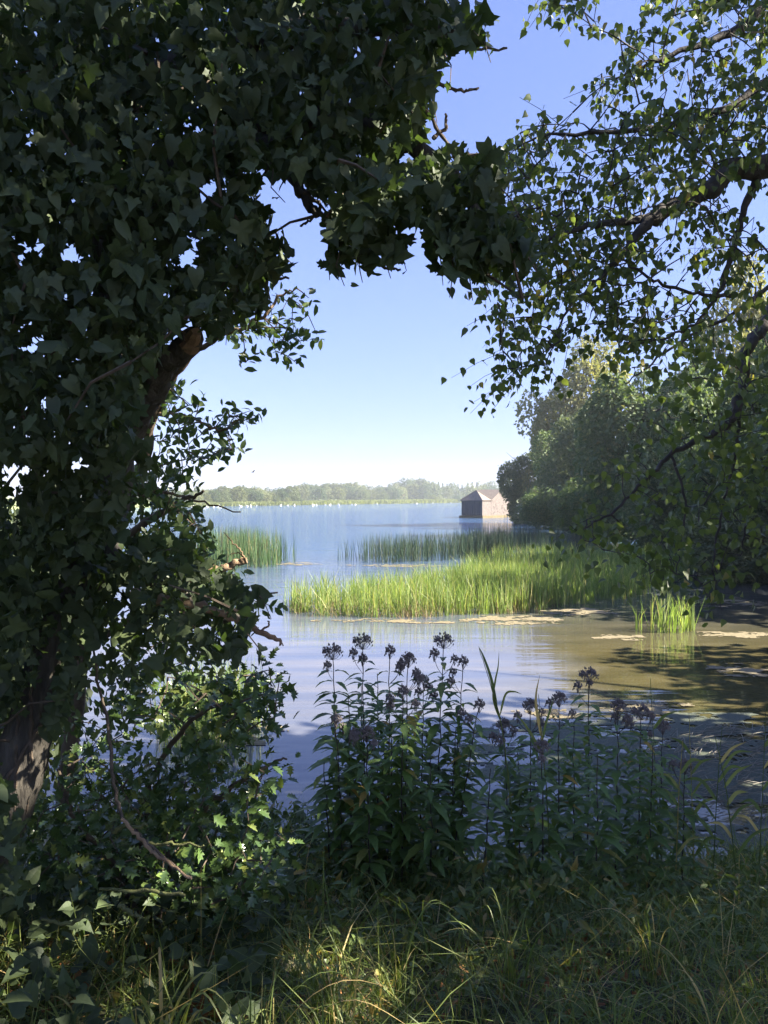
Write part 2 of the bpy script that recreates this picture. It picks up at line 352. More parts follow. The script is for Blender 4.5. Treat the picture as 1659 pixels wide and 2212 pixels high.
# ------------------------------------------------------------------ terrain and water
FAR_LINE = [(-700, 40), (-220, 60), (-120, 150), (-76, 238), (-50, 320), (20, 480), (53, 555), (90, 610), (300, 640), (900, 600)]
def far_y(x):
    a = np.array(FAR_LINE, float); return np.interp(x, a[:, 0], a[:, 1])
def right_x(y):
    return np.interp(y, [0, 6, 12, 22, 36, 60, 100, 128, 150], [9, 10.5, 12, 14.5, 17, 17, 16.5, 19, 70])
def zg(x, y):
    x = np.asarray(x, float); y = np.asarray(y, float)
    yy = y - .18 * np.clip(-x, 0, 6) + .25 * np.sin(x * 1.3) + .12 * np.sin(x * 3.1 + 1)
    near = np.interp(yy, [-60, 1.2, 2.6, 4.2, 5.6, 6.4, 9, 20], [2.2, 1.2, 1.08, .72, .22, 0.0, -.5, -1.2])
    near = near + .05 * np.sin(x * 2.1 + y * 1.7) * (near > .1)
    r = np.clip((x - right_x(y)) * .28, -1.2, 1.8)
    f = np.clip((y - far_y(x)) * .03, -1.2, 1.2) + np.clip((y - far_y(x) - 150) * .004, 0, 6)
    return np.maximum(np.maximum(near, r), f)
def build_ground():
    tx = np.linspace(-7.35, 7.35, 230); ty = np.linspace(-4.4, 7.9, 250)
    X = 1.2 * np.sinh(tx); Y = 4.0 + 1.2 * np.sinh(ty)
    gx, gy = np.meshgrid(X, Y); gz = zg(gx, gy)
    near = (np.abs(gx) < 12) & (gy < 8)
    gz = gz + near * rng.normal(size=gz.shape) * .018
    V = np.stack([gx, gy, gz], -1).reshape(-1, 3); n = len(X)
    i = np.arange(len(Y) - 1)[:, None] * n; j = np.arange(n - 1)[None]
    F = np.stack([i + j, i + j + 1, i + n + j + 1, i + n + j], -1).reshape(-1, 4)
    mb = MB(); mb.add(V, F)
    tag(mb.build('ground', ground_mat(), smooth=True), 'dark soil bank and lake bed rising to the far fields', kind='structure')
build_ground()
mb = MB(); mb.add([(-2500, -40, 0), (2500, -40, 0), (2500, 3200, 0), (-2500, 3200, 0)], [[0, 1, 2, 3]])
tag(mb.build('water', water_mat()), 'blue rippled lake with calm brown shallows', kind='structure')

# ------------------------------------------------------------------ summer haze over the lake
mb = MB(); mb.box((0, 1500, 13.0), (5400, 3600, 33))
hm, hnt, hout = new_mat('haze_air'); pv = N(hnt, 'ShaderNodeVolumePrincipled')
pv.inputs['Color'].default_value = (.86, .92, 1, 1); pv.inputs['Density'].default_value = .00045; pv.inputs['Anisotropy'].default_value = .2
hnt.links.new(pv.outputs[0], hout.inputs['Volume'])
tag(mb.build('haze', hm), 'thin summer haze over the lake', kind='stuff')

# ------------------------------------------------------------------ boathouse
def boathouse():
    D = 118.0; c = P(1042, 1118, D); c[2] = 0
    t = thing('stone_boathouse', 'old stone boathouse with twin pointed roofs standing in the lake beside the trees', 'boathouse', (c[0], c[1], 0))
    A = np.array([-.72, .69]); B = np.array([.66, .75])          # wall directions from the near corner
    def pt(a, b, z): return (A[0] * a + B[0] * b, A[1] * a + B[1] * b, z)
    def prism(name, a0, a1, b0, b1, z0, z1, mat, par=t):
        m = MB(); V = [pt(a, b, z) for z in (z0, z1) for a, b in ((a0, b0), (a1, b0), (a1, b1), (a0, b1))]
        m.add(V, [[0, 1, 2, 3], [7, 6, 5, 4], [0, 4, 5, 1], [1, 5, 6, 2], [2, 6, 7, 3], [3, 7, 4, 0]])
        return m.build(name, mat, par)
    a, b = 3.75, 2.2; z0, ze = .34, 2.42
    prism('plinth', -.25, a + .3, -.25, 8.0, -.8, z0, M_PLINTH)
    w1 = prism('side_wall', .0, a, -.0, b, z0, ze, M_STONE)
    # board wall facing the lake, boards one by one
    nb = 12
    for k in range(nb):
        u0 = a * k / nb + .015; u1 = a * (k + 1) / nb - .015
        o = prism('board', u0, u1, -.05 - .012 * (k % 2), -.004, z0 + .05 + .02 * (k % 3), ze - .03, M_TIMBER, w1)
    prism('eave_beam', -.06, a + .1, -.16, -.002, ze - .02, ze + .10, M_TIMBER)
    # hipped roof of the front block
    m = MB(); e = .15
    ap = pt(a * .5, b * .5, 4.0)
    V = [pt(-e, -e - .06, ze + .11), pt(a + e, -e - .06, ze + .11), pt(a + e, b + e, ze + .11), pt(-e, b + e, ze + .11), ap]
    m.add(V, [[0, 1, 4], [1, 2, 4], [2, 3, 4], [3, 0, 4]]); m.add(V[:4], [[3, 2, 1, 0]]); rf = m.build('hipped_roof', M_SLATE, t)
    for q in range(4):
        m = MB(); m.tube([V[q], V[4]], .07, 5); m.build('ridge_tile', M_STONE, rf)
    # gabled rear block
    b0, b1 = b + .01, b + 5.4; bm_ = (b0 + b1) / 2
    m = MB(); V = []
    for aa in (-.02, a + .2):
        V += [pt(aa, b0, z0 - .2), pt(aa, b1, z0 - .2), pt(aa, b1, ze + .1), pt(aa, bm_, 3.95), pt(aa, b0, ze + .1)]
    m.add(V, [[0, 1, 6, 5], [1, 2, 7, 6], [2, 3, 8, 7], [3, 4, 9, 8], [4, 0, 5, 9]]); m.add(V[:5], [[0, 4, 3], [0, 3, 2], [0, 2, 1]]); m.add(V[5:], [[0, 1, 2], [0, 2, 3], [0, 3, 4]])
    m.build('gable_block', M_STONE, t)
    m = MB()
    for s_, (bb, zz) in enumerate(((b0 - .1, ze + .05), (b1 + .1, ze + .05))):
        V = [pt(-.14, bb, zz), pt(a + .3, bb, zz), pt(a + .3, bm_, 4.04), pt(-.14, bm_, 4.04)]
        V2 = [(p[0], p[1], p[2] + .1) for p in V]
        m.add(V + V2, [[0, 1, 2, 3], [7, 6, 5, 4], [0, 4, 5, 1], [1, 5, 6, 2], [2, 6, 7, 3], [3, 7, 4, 0]])
    m.build('gabled_roof', M_SLATE, t)
    for k in range(26):                                   # uneven stones standing proud of the gable wall
        bb = b0 + .3 + 4.6 * random.random(); zz = .6 + 2.0 * random.random(); s_ = random.uniform(.10, .24)
        m = MB(); ctr = pt(-.02, bb, zz); m.box(ctr, (.06, s_ * 1.6, s_), math.atan2(B[1], B[0]) - pi / 2); m.build('stone', M_STONE, t)
    for k in range(3):
        prism('mooring_post', -.6 - .9 * k, -.5 - .9 * k, 5.6, 5.7, -.8, .55, M_TIMBER)
boathouse()

# far farmhouse among the trees
def far_house():
    D = 590; c = P(858, 1085, D); c[2] = 1.0
    t = thing('farmhouse', 'small pale farmhouse with red roof and chimney beyond the far marsh', 'house', c)
    m = MB(); m.box((0, 0, 1.8), (14, 6, 4.0)); m.build('wall', M_RENDERW, t)
    m = MB(); V = [(-7.4, -3.4, 3.7), (7.4, -3.4, 3.7), (7.4, 3.4, 3.7), (-7.4, 3.4, 3.7), (-7.4, 0, 6.6), (7.4, 0, 6.6)]
    m.add(V, [[0, 1, 5, 4], [2, 3, 4, 5]]); m.add(V, [[0, 4, 3], [1, 2, 5]]); m.add(V, [[3, 2, 1, 0]]); rf = m.build('roof', M_REDTILE, t)
    m = MB(); m.box((-2.5, 0, 7.2), (.9, .9, 2.2)); m.build('chimney', M_REDTILE, rf)
    m = MB(); m.box((6.0, -1, 7.0), (.9, .9, 1.6)); m.build('chimney', M_REDTILE, rf)
    for k in range(3):
        m = MB(); m.box((-4.5 + 4.5 * k, -3.03, 2.3), (1.1, .08, 1.3)); m.build('window', M_TIMBER, t)
far_house()

# ------------------------------------------------------------------ tree crowns of many leaf-sized pieces
def crown_mesh(name, rx, ry, rz, nl, nleaf, ls, mat, bottom=.0, open_=0.0, lobe=(.30, .48), droop=.0, T=T_CARD):
    """lobes spread through an ellipsoid standing on z=0; leaves lie on and in the lobes"""
    C = []; R = []
    for _ in range(nl):
        d = rng.normal(size=3); d /= np.linalg.norm(d); q = rng.uniform(.35, .80)
        c = d * q; c[2] = c[2] * .58 + .46; lr = rng.uniform(*lobe) * (1.1 - .35 * q)
        C.append((c[0] * rx, c[1] * ry, bottom + (rz - bottom) * np.clip(c[2] * .95, lr * .35, 1 - lr * .55))); R.append(lr)
    C = np.array(C); R = np.array(R); S = np.array([rx, ry, (rz - bottom) * .6])
    w = R ** 2; k = rng.choice(nl, nleaf, p=w / w.sum())
    d = rng.normal(size=(nleaf, 3)); d[:, 2] += .25; d = unit(d)
    rad = 1 - rng.exponential(.10 + open_, nleaf); rad = np.clip(rad, .15, 1.08) * (1 + .10 * rng.normal(size=nleaf) * (rng.random(nleaf) < .3))
    pos = C[k] + d * (R[k] * rad)[:, None] * S
    ins = np.zeros(nleaf, bool)
    for i in range(nl):
        ins |= (np.linalg.norm((pos - C[i]) / S, axis=1) < R[i] * .62) & (k != i)
    pos = pos[~ins]; d = d[~ins]
    m = MB(); n = len(pos)
    fr = frames(n, np.stack([d[:, 0], d[:, 1], d[:, 2] * .3 - .35 - droop], -1), .55, d + np.array([0, 0, .3]), .55)
    scatter(m, T, pos, fr, ls * rng.uniform(.65, 1.35, n)); return m.mesh(name, mat)
def trunk_mesh(name, h, r, spread, nb=7, mat=M_BARK2, k=7):
    m = MB(); pts = curve([(0, 0, -.3), (.02 * h, 0, h * .3), (-.01 * h, .02 * h, h * .6), (.02 * h, 0, h * .9)], 4)
    m.tube(pts, np.linspace(r, r * .3, len(pts)), k, True, .08)
    for i in range(nb):
        a = i * 2.4 + random.random(); z = h * (.22 + .6 * i / nb); s_ = spread * random.uniform(.6, 1)
        m.tube(curve([(0, 0, z), (cos(a) * s_ * .5, sin(a) * s_ * .5, z + h * .08), (cos(a) * s_, sin(a) * s_, z + h * .20)], 3), np.linspace(r * .4, r * .1, 7), 5, True)
    return m.mesh(name, mat, True)

def tree(name, label, cat, loc, crown, trunk, rz=0.0, s=(1, 1, 1), group=None):
    t = thing(name, label, cat, loc, rz, group); t.scale = s
    part('crown', crown, t); part('trunk', trunk, t); return t

# ---- far shore: individual trees of the front row
far_tr = trunk_mesh('trunk', 7, .3, 2.5)
far_cr = [crown_mesh('crown', 5.2, 5.2, 10, 22, 3000, .62, M_FAR[0], 0),
          crown_mesh('crown', 5.4, 5.4, 10, 20, 3000, .60, M_FAR[1], 0),
          crown_mesh('crown', 4.6, 4.6, 10, 18, 2700, .60, M_FAR[2], 0),
          crown_mesh('crown', 5.0, 5.0, 10, 24, 3000, .60, M_FAR[3], 0)]
far_con = crown_mesh('crown', 2.6, 2.6, 14, 16, 1600, .6, M_FAR[1], .5, 0, (.14, .22))
SKY = [(300, 1062), (400, 1056), (450, 1055), (500, 1050), (540, 1046), (560, 1050), (600, 1052), (640, 1048), (700, 1046), (760, 1041), (800, 1045), (830, 1052), (850, 1040), (880, 1035), (920, 1036), (960, 1043), (1000, 1041), (1060, 1043), (1120, 1046)]
def sky_top(px):
    a = np.array(SKY, float); return np.interp(px, a[:, 0], a[:, 1])
def shore_D(px):
    u = (px - 829.5) / FPX; D = np.linspace(60, 900, 1700); ok = D > far_y(u * D)
    return D[np.argmax(ok)]
ORD = ['first', 'second', 'third', 'fourth', 'fifth', 'sixth', 'seventh', 'eighth', 'ninth', 'tenth', 'eleventh', 'twelfth', 'thirteenth', 'fourteenth', 'fifteenth', 'sixteenth', 'seventeenth', 'eighteenth', 'nineteenth', 'twentieth', 'twenty-first', 'twenty-second', 'twenty-third', 'twenty-fourth', 'twenty-fifth', 'twenty-sixth', 'twenty-seventh', 'twenty-eighth', 'twenty-ninth', 'thirtieth', 'thirty-first', 'thirty-second', 'thirty-third', 'thirty-fourth', 'thirty-fifth', 'thirty-sixth', 'thirty-seventh', 'thirty-eighth', 'thirty-ninth', 'fortieth', 'forty-first', 'forty-second', 'forty-third', 'forty-fourth', 'forty-fifth']
front = []
px = 352.0
while px < 1100:
    front.append(px); px += random.uniform(17, 26)
KW = ['rounded olive green tree', 'dark green spreading tree', 'pale silvery green tree', 'mid green bushy tree']
for i, px in enumerate(front):
    D = shore_D(px); marsh = 640 < px < 1010
    D2 = D + (random.uniform(90, 120) if marsh else random.uniform(7, 16)); kk = [0, 3, 1, 2, 0, 1, 3][i % 7]
    if 1040 < px: kk = 1
    x = (px - 829.5) / FPX * D2; z = float(zg(x, D2)); top = sky_top(px) + random.uniform(0, 9)
    h = EYE + (1077 - top) / FPX * D2 - z; w = h * random.uniform(.95, 1.3) / 10
    tree('tree', f'{KW[kk]}, {ORD[i]} from the left along the far shore', 'tree', (x, D2, z - .2), far_cr[kk], far_tr, random.uniform(0, 6.28), (w, w, h / 10), 'trees along the far shore')
# behind them the wood reads as one mass
mb = MB(); tmpl = []
for me in far_cr + [far_con]:
    V = np.empty(len(me.vertices) * 3, np.float32); me.vertices.foreach_get('co', V)
    Fq = np.empty(len(me.loops), np.int32); me.loops.foreach_get('vertex_index', Fq)
    tmpl.append((V.reshape(-1, 3), Fq.reshape(-1, 3)))
px = 250.0
while px < 1130:
    D = shore_D(px); D2 = D + (random.uniform(135, 170) if 640 < px < 1010 else random.uniform(30, 60)); kk = random.choice([0, 1, 2, 3, 3, 0])
    if 930 < px and random.random() < .6: kk = 4
    x = (px - 829.5) / FPX * D2; z = float(zg(x, D2)); h = EYE + (1077 - sky_top(px) + random.uniform(-4, 6)) / FPX * D2 - z
    hh = 14 if kk == 4 else 10; w = (.8 if kk == 4 else 1.0) * h * random.uniform(.8, 1.05) / hh
    V, F = tmpl[kk]; V2 = V * [w, w, h / hh] + [x, D2, z]; mb.add(V2, F, min(kk, 4) % 4 if kk < 4 else 1); px += random.uniform(8, 13)
tag(mb.build('far_woods', M_FAR), 'mass of woodland crowns filling the skyline behind the far shore trees', kind='stuff')
# low bushes at the far waterline
BUSH = [(405, 1), (440, 2), (478, 0), (596, 3), (618, 2), (645, 1), (935, 0), (950, 2), (985, 1), (1010, 3)]
KB = ['low olive bush', 'low dark bush', 'low pale willow bush', 'low round green bush']
BW = ['at the left end of the far shore', 'beside the pale reeds on the left of the far shore', 'below the tallest left crown at the far waterline', 'at the point where the far marsh begins', 'at the tip of the far wooded point', 'just inside the far marsh edge', 'at the right end of the far marsh', 'rounded and standing forward of the far right wood', 'between the far marsh and the boathouse', 'at the waterline just left of the boathouse']
for (px, kk), w_ in zip(BUSH, BW):
    D2 = shore_D(px) + random.uniform(2, 5); x = (px - 829.5) / FPX * D2; h = D2 * random.uniform(.009, .013)
    tree('bush', f'{KB[kk]} {w_}', 'bush', (x, D2, float(zg(x, D2)) - .2), far_cr[kk], far_tr, random.uniform(0, 6), (h / 9, h / 9, h / 10), 'bushes at the far waterline')
# pale reed margin of the far shore
n = 26000; px = rng.uniform(330, 1080, n); Ds = np.array([shore_D(p) for p in np.linspace(330, 1080, 300)]); D0 = np.interp(px, np.linspace(330, 1080, 300), Ds)
D2 = D0 + rng.uniform(-1, 9, n) ; x = (px - 829.5) / FPX * D2; z = np.maximum(zg(x, D2), -.2)
mb = MB(); scatter(mb, T_CARD, np.stack([x, D2, z], -1), frames(n, (0, 0, 1), .25, (0, -1, .4), .5), rng.uniform(1.2, 2.3, n) * D2 / 450)
M_FREED = leaf_mat('far_reed_green', [(0, (.17, .20, .08)), (1, (.27, .30, .13))], .3, .7, .2)
tag(mb.build('far_reeds', M_FREED), 'pale green reed margin along the far waterline', kind='stuff')

# ------------------------------------------------------------------ trees on the right bank
bk = [crown_mesh('crown', 4.6, 4.6, 10, 26, 26000, .27, M_BANK[0], .1, .02, (.24, .40)),
      crown_mesh('crown', 4.8, 4.6, 10, 24, 26000, .27, M_BANK[1], .05, .02, (.24, .40)),
      crown_mesh('crown', 4.2, 4.2, 10, 30, 11000, .26, M_BANK[2], .8, .10, (.16, .28)),
      crown_mesh('crown', 4.6, 4.8, 10, 26, 34000, .22, M_BANK[0], .0, .02, (.22, .36), .3)]
bk_tr = trunk_mesh('trunk', 9, .16, 3.2, 9, M_BARK2)
def bank_tree(label, px0, px1, top, D, kk, cat='tree', base=None, ry=None, name='tree'):
    x = ((px0 + px1) / 2 - 829.5) / FPX * D; z = max(float(zg(x, D)), -.1); h = EYE + (1077 - top) / FPX * D - z
    w = (px1 - px0) / FPX * D / 2 / 4.4
    return tree(name, label, cat, (x, D, z - .1), bk[kk], bk_tr, random.uniform(0, 6.28), (w, ry or w, h / 10), 'trees on the right bank')
bank_tree('rounded tree leaning out over the lake beside the stone boathouse', 1068, 1215, 950, 92, 1)
bank_tree('dense green tree between the boathouse tree and the tall pale tree', 1130, 1310, 905, 76, 0)
bank_tree('tall airy sunlit yellow-green tree rising above the right bank trees', 1110, 1400, 706, 84, 2, name='birch_tree')
bank_tree('airy sunlit tree crown on the shoulder of the right bank trees', 1120, 1250, 840, 88, 2)
bank_tree('grey-green willow in the middle of the right bank row', 1180, 1400, 828, 60, 1, name='willow_tree')
bank_tree('broad green willow overhanging the shaded reeds', 1230, 1550, 765, 47, 0, name='willow_tree')
bank_tree('low rounded willow bush at the waterline behind the reeds', 1170, 1400, 1010, 52, 3, 'bush', name='willow_bush')
bank_tree('low willow bush dipping into the water right of the boathouse tree', 1100, 1290, 1035, 66, 3, 'bush', name='willow_bush')
bank_tree('tall dark willow behind the hanging branches', 1400, 1700, 730, 39, 3, name='willow_tree')
bank_tree('low bushy willow right of the reed bed', 1340, 1580, 960, 40, 1, 'bush', name='willow_bush')
bank_tree('green tree whose top fills the notch behind the broad willow', 1330, 1560, 742, 56, 0)
bank_tree('tall sunlit yellow-green tree at the right edge of the picture', 1480, 1760, 515, 46, 2, name='birch_tree')
bank_tree('big green tree filling the right edge above the water', 1520, 1830, 640, 31, 0)
bank_tree('low dark bush rooted at the right edge of the shallows', 1560, 1820, 960, 29, 3, 'bush', name='willow_bush')
bank_tree('low dark bush closing the corner of the shallows under the hanging boughs', 1470, 1780, 1075, 28, 1, 'bush', name='willow_bush')
bank_tree('dark willow between the big right tree and the shaded reeds', 1440, 1640, 900, 34, 0, name='willow_tree')
# trees of the wood beside and behind the viewer added and sized to shade the bank
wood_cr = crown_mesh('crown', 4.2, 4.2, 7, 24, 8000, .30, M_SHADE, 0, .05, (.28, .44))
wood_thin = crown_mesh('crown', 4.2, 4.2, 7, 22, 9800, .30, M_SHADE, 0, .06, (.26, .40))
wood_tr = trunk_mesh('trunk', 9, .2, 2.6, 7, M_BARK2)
WOOD = [(-8, 2, .5, 1.2, 'woodland tree left of the ivy-covered tree'), (-2, -7, .8, 1.0, 'woodland tree behind the viewpoint'), (17.5, 30, 0, 1.4, 'shade tree at the water edge right of the reed bed'), (15.5, 22.5, 0, 1.42, 'woodland tree on the right shore nearest the reed bed'),
        (14.5, 10.5, .5, 1.1, 'woodland tree on the right shore abreast of the shallows'),
        (10, 5, 2.0, 1.1, 'woodland tree beside the near right shore'), (9.5, 0, 2.4, 1.25, 'woodland tree to the right of the path'), (5.2, -1.6, 4.6, .80, 'overhanging woodland tree added for shade beside the viewpoint on the right')]
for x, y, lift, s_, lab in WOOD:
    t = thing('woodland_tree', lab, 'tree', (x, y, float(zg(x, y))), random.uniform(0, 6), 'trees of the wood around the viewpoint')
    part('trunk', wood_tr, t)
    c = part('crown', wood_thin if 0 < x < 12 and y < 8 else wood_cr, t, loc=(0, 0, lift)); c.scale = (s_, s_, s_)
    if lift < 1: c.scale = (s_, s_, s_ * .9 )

# ------------------------------------------------------------------ near foliage: grow twigs to leaf clusters
def grow(starts, targets, sag=.15, step=.12):
    """twigs from the nearest grown point to every leaf cluster, thin polylines"""
    nodes = np.array(starts, float); lines = []
    d0 = np.array([np.min(np.linalg.norm(nodes - t, axis=1)) for t in targets])
    for i in np.argsort(d0):
        t = targets[i]; d = np.linalg.norm(nodes - t, axis=1); j = int(np.argmin(d)); a = nodes[j]; L = d[j]
        if L < .02: continue
        n = max(3, int(L / step) + 2); u = np.linspace(0, 1, n)[:, None]
        ln = a + (t - a) * u; ln[:, 2] += sag * L * np.sin(u[:, 0] * pi) ; ln[1:-1] += rng.normal(size=(n - 2, 3)) * .012 * min(1, L * 3)
        lines.append(ln); nodes = np.vstack([nodes, ln[1:]])
    return lines

def leafy(parent, T, me_mat, pos, fr, size, leafname, nparts=300, stuffname='foliage'):
    """the leaves that show largest are parts of their own, the rest one stuff part"""
    pos = np.asarray(pos); n = len(pos); size = np.broadcast_to(size, (n,)).copy()
    Ts = T if isinstance(T, list) else [T]
    v = pos - np.array([0, 0, EYE]); app = size / np.maximum(v[:, 1], .2) * rng.uniform(.8, 1.2, n)
    sx = v[:, 0] / v[:, 1]; sy = v[:, 2] / v[:, 1]; app[(np.abs(sx) > .47) | (np.abs(sy) > .63)] = 0
    order = np.argsort(-app); big = order[:nparts]; rest = order[nparts:]
    org = np.array(parent.location)
    mes = []
    for tt in Ts:
        m = MB(); m.add(tt[0], tt[1]); mes.append(m.mesh(leafname, me_mat, True))
    for q in big:
        part(leafname, mes[q % len(mes)], parent, mat4(fr[q], pos[q] - org, size[q]))
    m = MB()
    for k, tt in enumerate(Ts):
        r = rest[rest % len(Ts) == k]; scatter(m, tt, pos[r] - org, fr[r], size[r])
    if m.n:
        o = m.build(stuffname, me_mat, parent); o['kind'] = 'stuff'

def twigs(parent, lines, r0, r1, mat, name='twigs', k=4):
    m = MB(); org = np.array(parent.location)
    for ln in lines: m.tube(ln - org, np.linspace(r0, r1, len(ln)), k, False)
    o = m.build(name, mat, parent); o['kind'] = 'stuff'; return o
def branch(parent, pts, r, mat, name='branch', k=8, jit=.006, rough=.10, n=7, ridge=0.0):
    org = np.array(parent.location); c = curve(pts, n, jit); rr = np.interp(np.linspace(0, 1, len(c)), np.linspace(0, 1, len(r)), r)
    m = MB(); m.tube(c - org, rr, k, True, rough, ridge); m.build(name, mat, parent, True); return c

# ---- the ivy-covered tree on the left
def ivy_tree():
    b = P(-150, 2200, 2.75); b[2] = zg(b[0], b[1]) - .05
    t = thing('ivy_covered_tree', 'big dark leaning tree smothered in ivy arching over the left of the view', 'tree', b)
    tr = branch(t, [b, P(-40, 1900, 2.78), P(45, 1640, 2.8), P(110, 1440, 2.85), P(190, 1230, 2.9), P(235, 1060, 2.95), P(255, 820, 3.0), P(240, 500, 3.0), P(190, 150, 3.0), P(150, -250, 3.1)], [.10, .09, .080, .075, .072, .072, .072, .07, .06], M_BARK, 'trunk', 40, .003, .02, 12, .11)
    b1 = branch(t, [P(250, 960, 2.9), P(300, 880, 2.75), P(355, 790, 2.6), P(418, 728, 2.5)], [.07, .055, .042, .035], M_BARK, 'branch', 9)
    b2 = branch(t, [P(240, 560, 3.0), P(420, 360, 2.7), P(640, 260, 2.5), P(860, 300, 2.4), P(1000, 420, 2.3), P(1060, 520, 2.3)], [.07, .06, .045, .03, .018, .008], M_BARK, 'branch', 8)
    b3 = branch(t, [P(200, 250, 3.0), P(450, 120, 2.7), P(700, 60, 2.5), P(930, 60, 2.4), P(1000, 90, 2.4)], [.07, .05, .04, .02, .008], M_BARK, 'branch', 8)
    b4 = branch(t, [P(560, 300, 2.55), P(640, 400, 2.3), P(665, 440, 2.25), P(700, 475, 2.2)], [.03, .016, .013, .006], M_BARK, 'branch', 7)
    b5 = branch(t, [P(215, 1180, 2.9), P(300, 1240, 2.75), P(420, 1300, 2.65), P(540, 1350, 2.6)], [.04, .03, .02, .008], M_BARK, 'branch', 7)
    # peeled pale stub end of the broken branch
    m = MB(); o_ = np.array(t.location); q = curve([P(406, 748, 2.52), P(418, 728, 2.49), P(424, 715, 2.47)], 3); m.tube(q - o_, np.linspace(.036, .014, len(q)), 7, True, .2); m.build('peeled_stub', M_STICK, t)
    # ivy stems winding round the trunk
    for k in range(4):
        s0 = rng.integers(0, 10); seg = tr[s0:s0 + 30]; ph = rng.uniform(0, 6.28); u = np.linspace(0, 1, len(seg))
        w = seg + np.stack([np.cos(ph + 3 * u), -np.abs(np.sin(ph + 3 * u)), 0 * u], -1) * .080
        m = MB(); m.tube(w - o_, .006, 5, True, .1); m.build('ivy_stem', M_TWIG, t)
    # bare knobbly twigs seen against the sky
    TW = [[(925, 60), (985, 98), (1040, 105), (1096, 104)], [(930, 175), (965, 186), (1000, 195), (1034, 190)],
          [(895, 200), (935, 262), (975, 320), (1010, 335), (1085, 332)], [(935, 300), (962, 275), (962, 245)],
          [(655, 415), (690, 445), (670, 475), (648, 488)], [(760, 540), (810, 560), (835, 580), (866, 582)], [(560, 570), (590, 600), (625, 602)], [(975, 320), (985, 350), (1000, 372)]]
    for w in TW:
        m = MB(); c = curve([P(a, b_, 2.25) for a, b_ in w], 6, .002); m.tube(c - o_, np.linspace(.0055, .0028, len(c)) * (1 + .35 * (np.arange(len(c)) % 2)), 5); m.build('bare_twig', M_TWIG, t)
    REG = [  # outline, number of leaves, depth range
        ([(-180, -140), (990, -140), (985, 20), (960, 120), (905, 190), (880, 300), (840, 390), (680, 390), (560, 360), (420, 420), (-180, 420)], 5200, (1.9, 3.3)),
        ([(-180, 400), (420, 400), (560, 385), (560, 430), (585, 470), (580, 530), (545, 600), (560, 640), (545, 680), (455, 735), (405, 690), (330, 790), (300, 900), (280, 1010), (-180, 1010)], 3400, (1.9, 3.3)),
        ([(60, 980), (285, 980), (270, 1060), (265, 1150), (225, 1200), (60, 1200)], 420, (2.2, 3.2)),
        ([(-180, 980), (80, 980), (130, 1230), (60, 1400), (0, 1540), (-180, 1600)], 900, (2.2, 3.6)),
        ([(640, 385), (860, 380), (960, 330), (1060, 350), (1078, 440), (1130, 520), (1040, 590), (985, 580), (925, 500), (870, 470), (820, 500), (740, 560), (715, 520), (712, 440)], 640, (1.9, 2.7)),
        ([(830, 180), (920, 190), (905, 310), (840, 330)], 110, (1.9, 2.6)),
        ([(1000, 340), (1075, 340), (1085, 460), (1130, 560), (1050, 600), (980, 590)], 120, (1.9, 2.4)),
        ([(720, 500), (790, 490), (870, 490), (880, 545), (830, 560), (775, 572), (725, 572)], 75, (2.0, 2.3)),
        ([(560, 540), (625, 520), (630, 560), (585, 610), (560, 670), (540, 700), (530, 600)], 38, (2.0, 2.3)),
        ([(960, 500), (1020, 520), (1140, 500), (1150, 560), (1040, 610), (975, 595)], 70, (1.9, 2.3)),
        ([(950, 0), (1060, 10), (1060, 70), (1040, 120), (970, 110)], 34, (1.9, 2.3)),
        ([(270, 1160), (420, 1190), (470, 1240), (530, 1290), (545, 1370), (520, 1440), (420, 1420), (300, 1330), (230, 1260)], 380, (2.2, 3.2)),
        ([(200, 1260), (330, 1330), (400, 1420), (300, 1500), (200, 1480), (190, 1380)], 120, (2.4, 3.4)),
        ([(150, 1200), (250, 1200), (240, 1340), (190, 1460), (120, 1600), (80, 1620), (130, 1440)], 190, (2.45, 2.75)),
        ([(20, 1180), (150, 1200), (110, 1380), (40, 1540), (-60, 1640), (-60, 1300)], 210, (2.5, 2.9)),
        ([(310, 950), (345, 955), (330, 1030), (300, 1030)], 7, (2.1, 2.4)),
        ([(-180, 1640), (-20, 1640), (40, 1760), (60, 1950), (-180, 2050)], 420, (1.9, 3.2)),
    ]
    HOLES = [(407, 565, 20), (72, 312, 20), (240, 70, 14), (330, 150, 10), (425, 290, 10), (302, 250, 7), (450, 415, 18), (150, 560, 13), (90, 545, 12), (50, 545, 10), (205, 545, 10), (360, 140, 8), (806, 75, 8), (330, 480, 8), (50, 1020, 10), (80, 755, 12), (20, 1030, 18), (220, 640, 10), (170, 1010, 12), (60, 700, 9), (90, 870, 8), (560, 435, 9), (30, 160, 6), (500, 90, 5), (600, 230, 5), (180, 400, 6), (1020, 460, 12), (985, 380, 10), (410, 520, 9)]
    ps = []; sz = []
    for poly, n, (d0, d1) in REG:
        small = n > 200
        if small: n = int(n * 2.15)
        q = sample_poly(poly, n); D = rng.uniform(d0, d1, n) if n > 200 else rng.uniform(d0, d1, n)
        keep = np.ones(n, bool)
        for hx, hy, hr in HOLES: keep &= (np.hypot(q[:, 0] - hx, q[:, 1] - hy) > hr * .8 + 12)
        ps.append(PP(q[keep], D[keep])); sz.append(.024 + .042 * rng.random(keep.sum()) ** 1.6 if small else .030 + .044 * rng.random(keep.sum()))
    # trailing shoots thinning out below the arch
    shoots = []
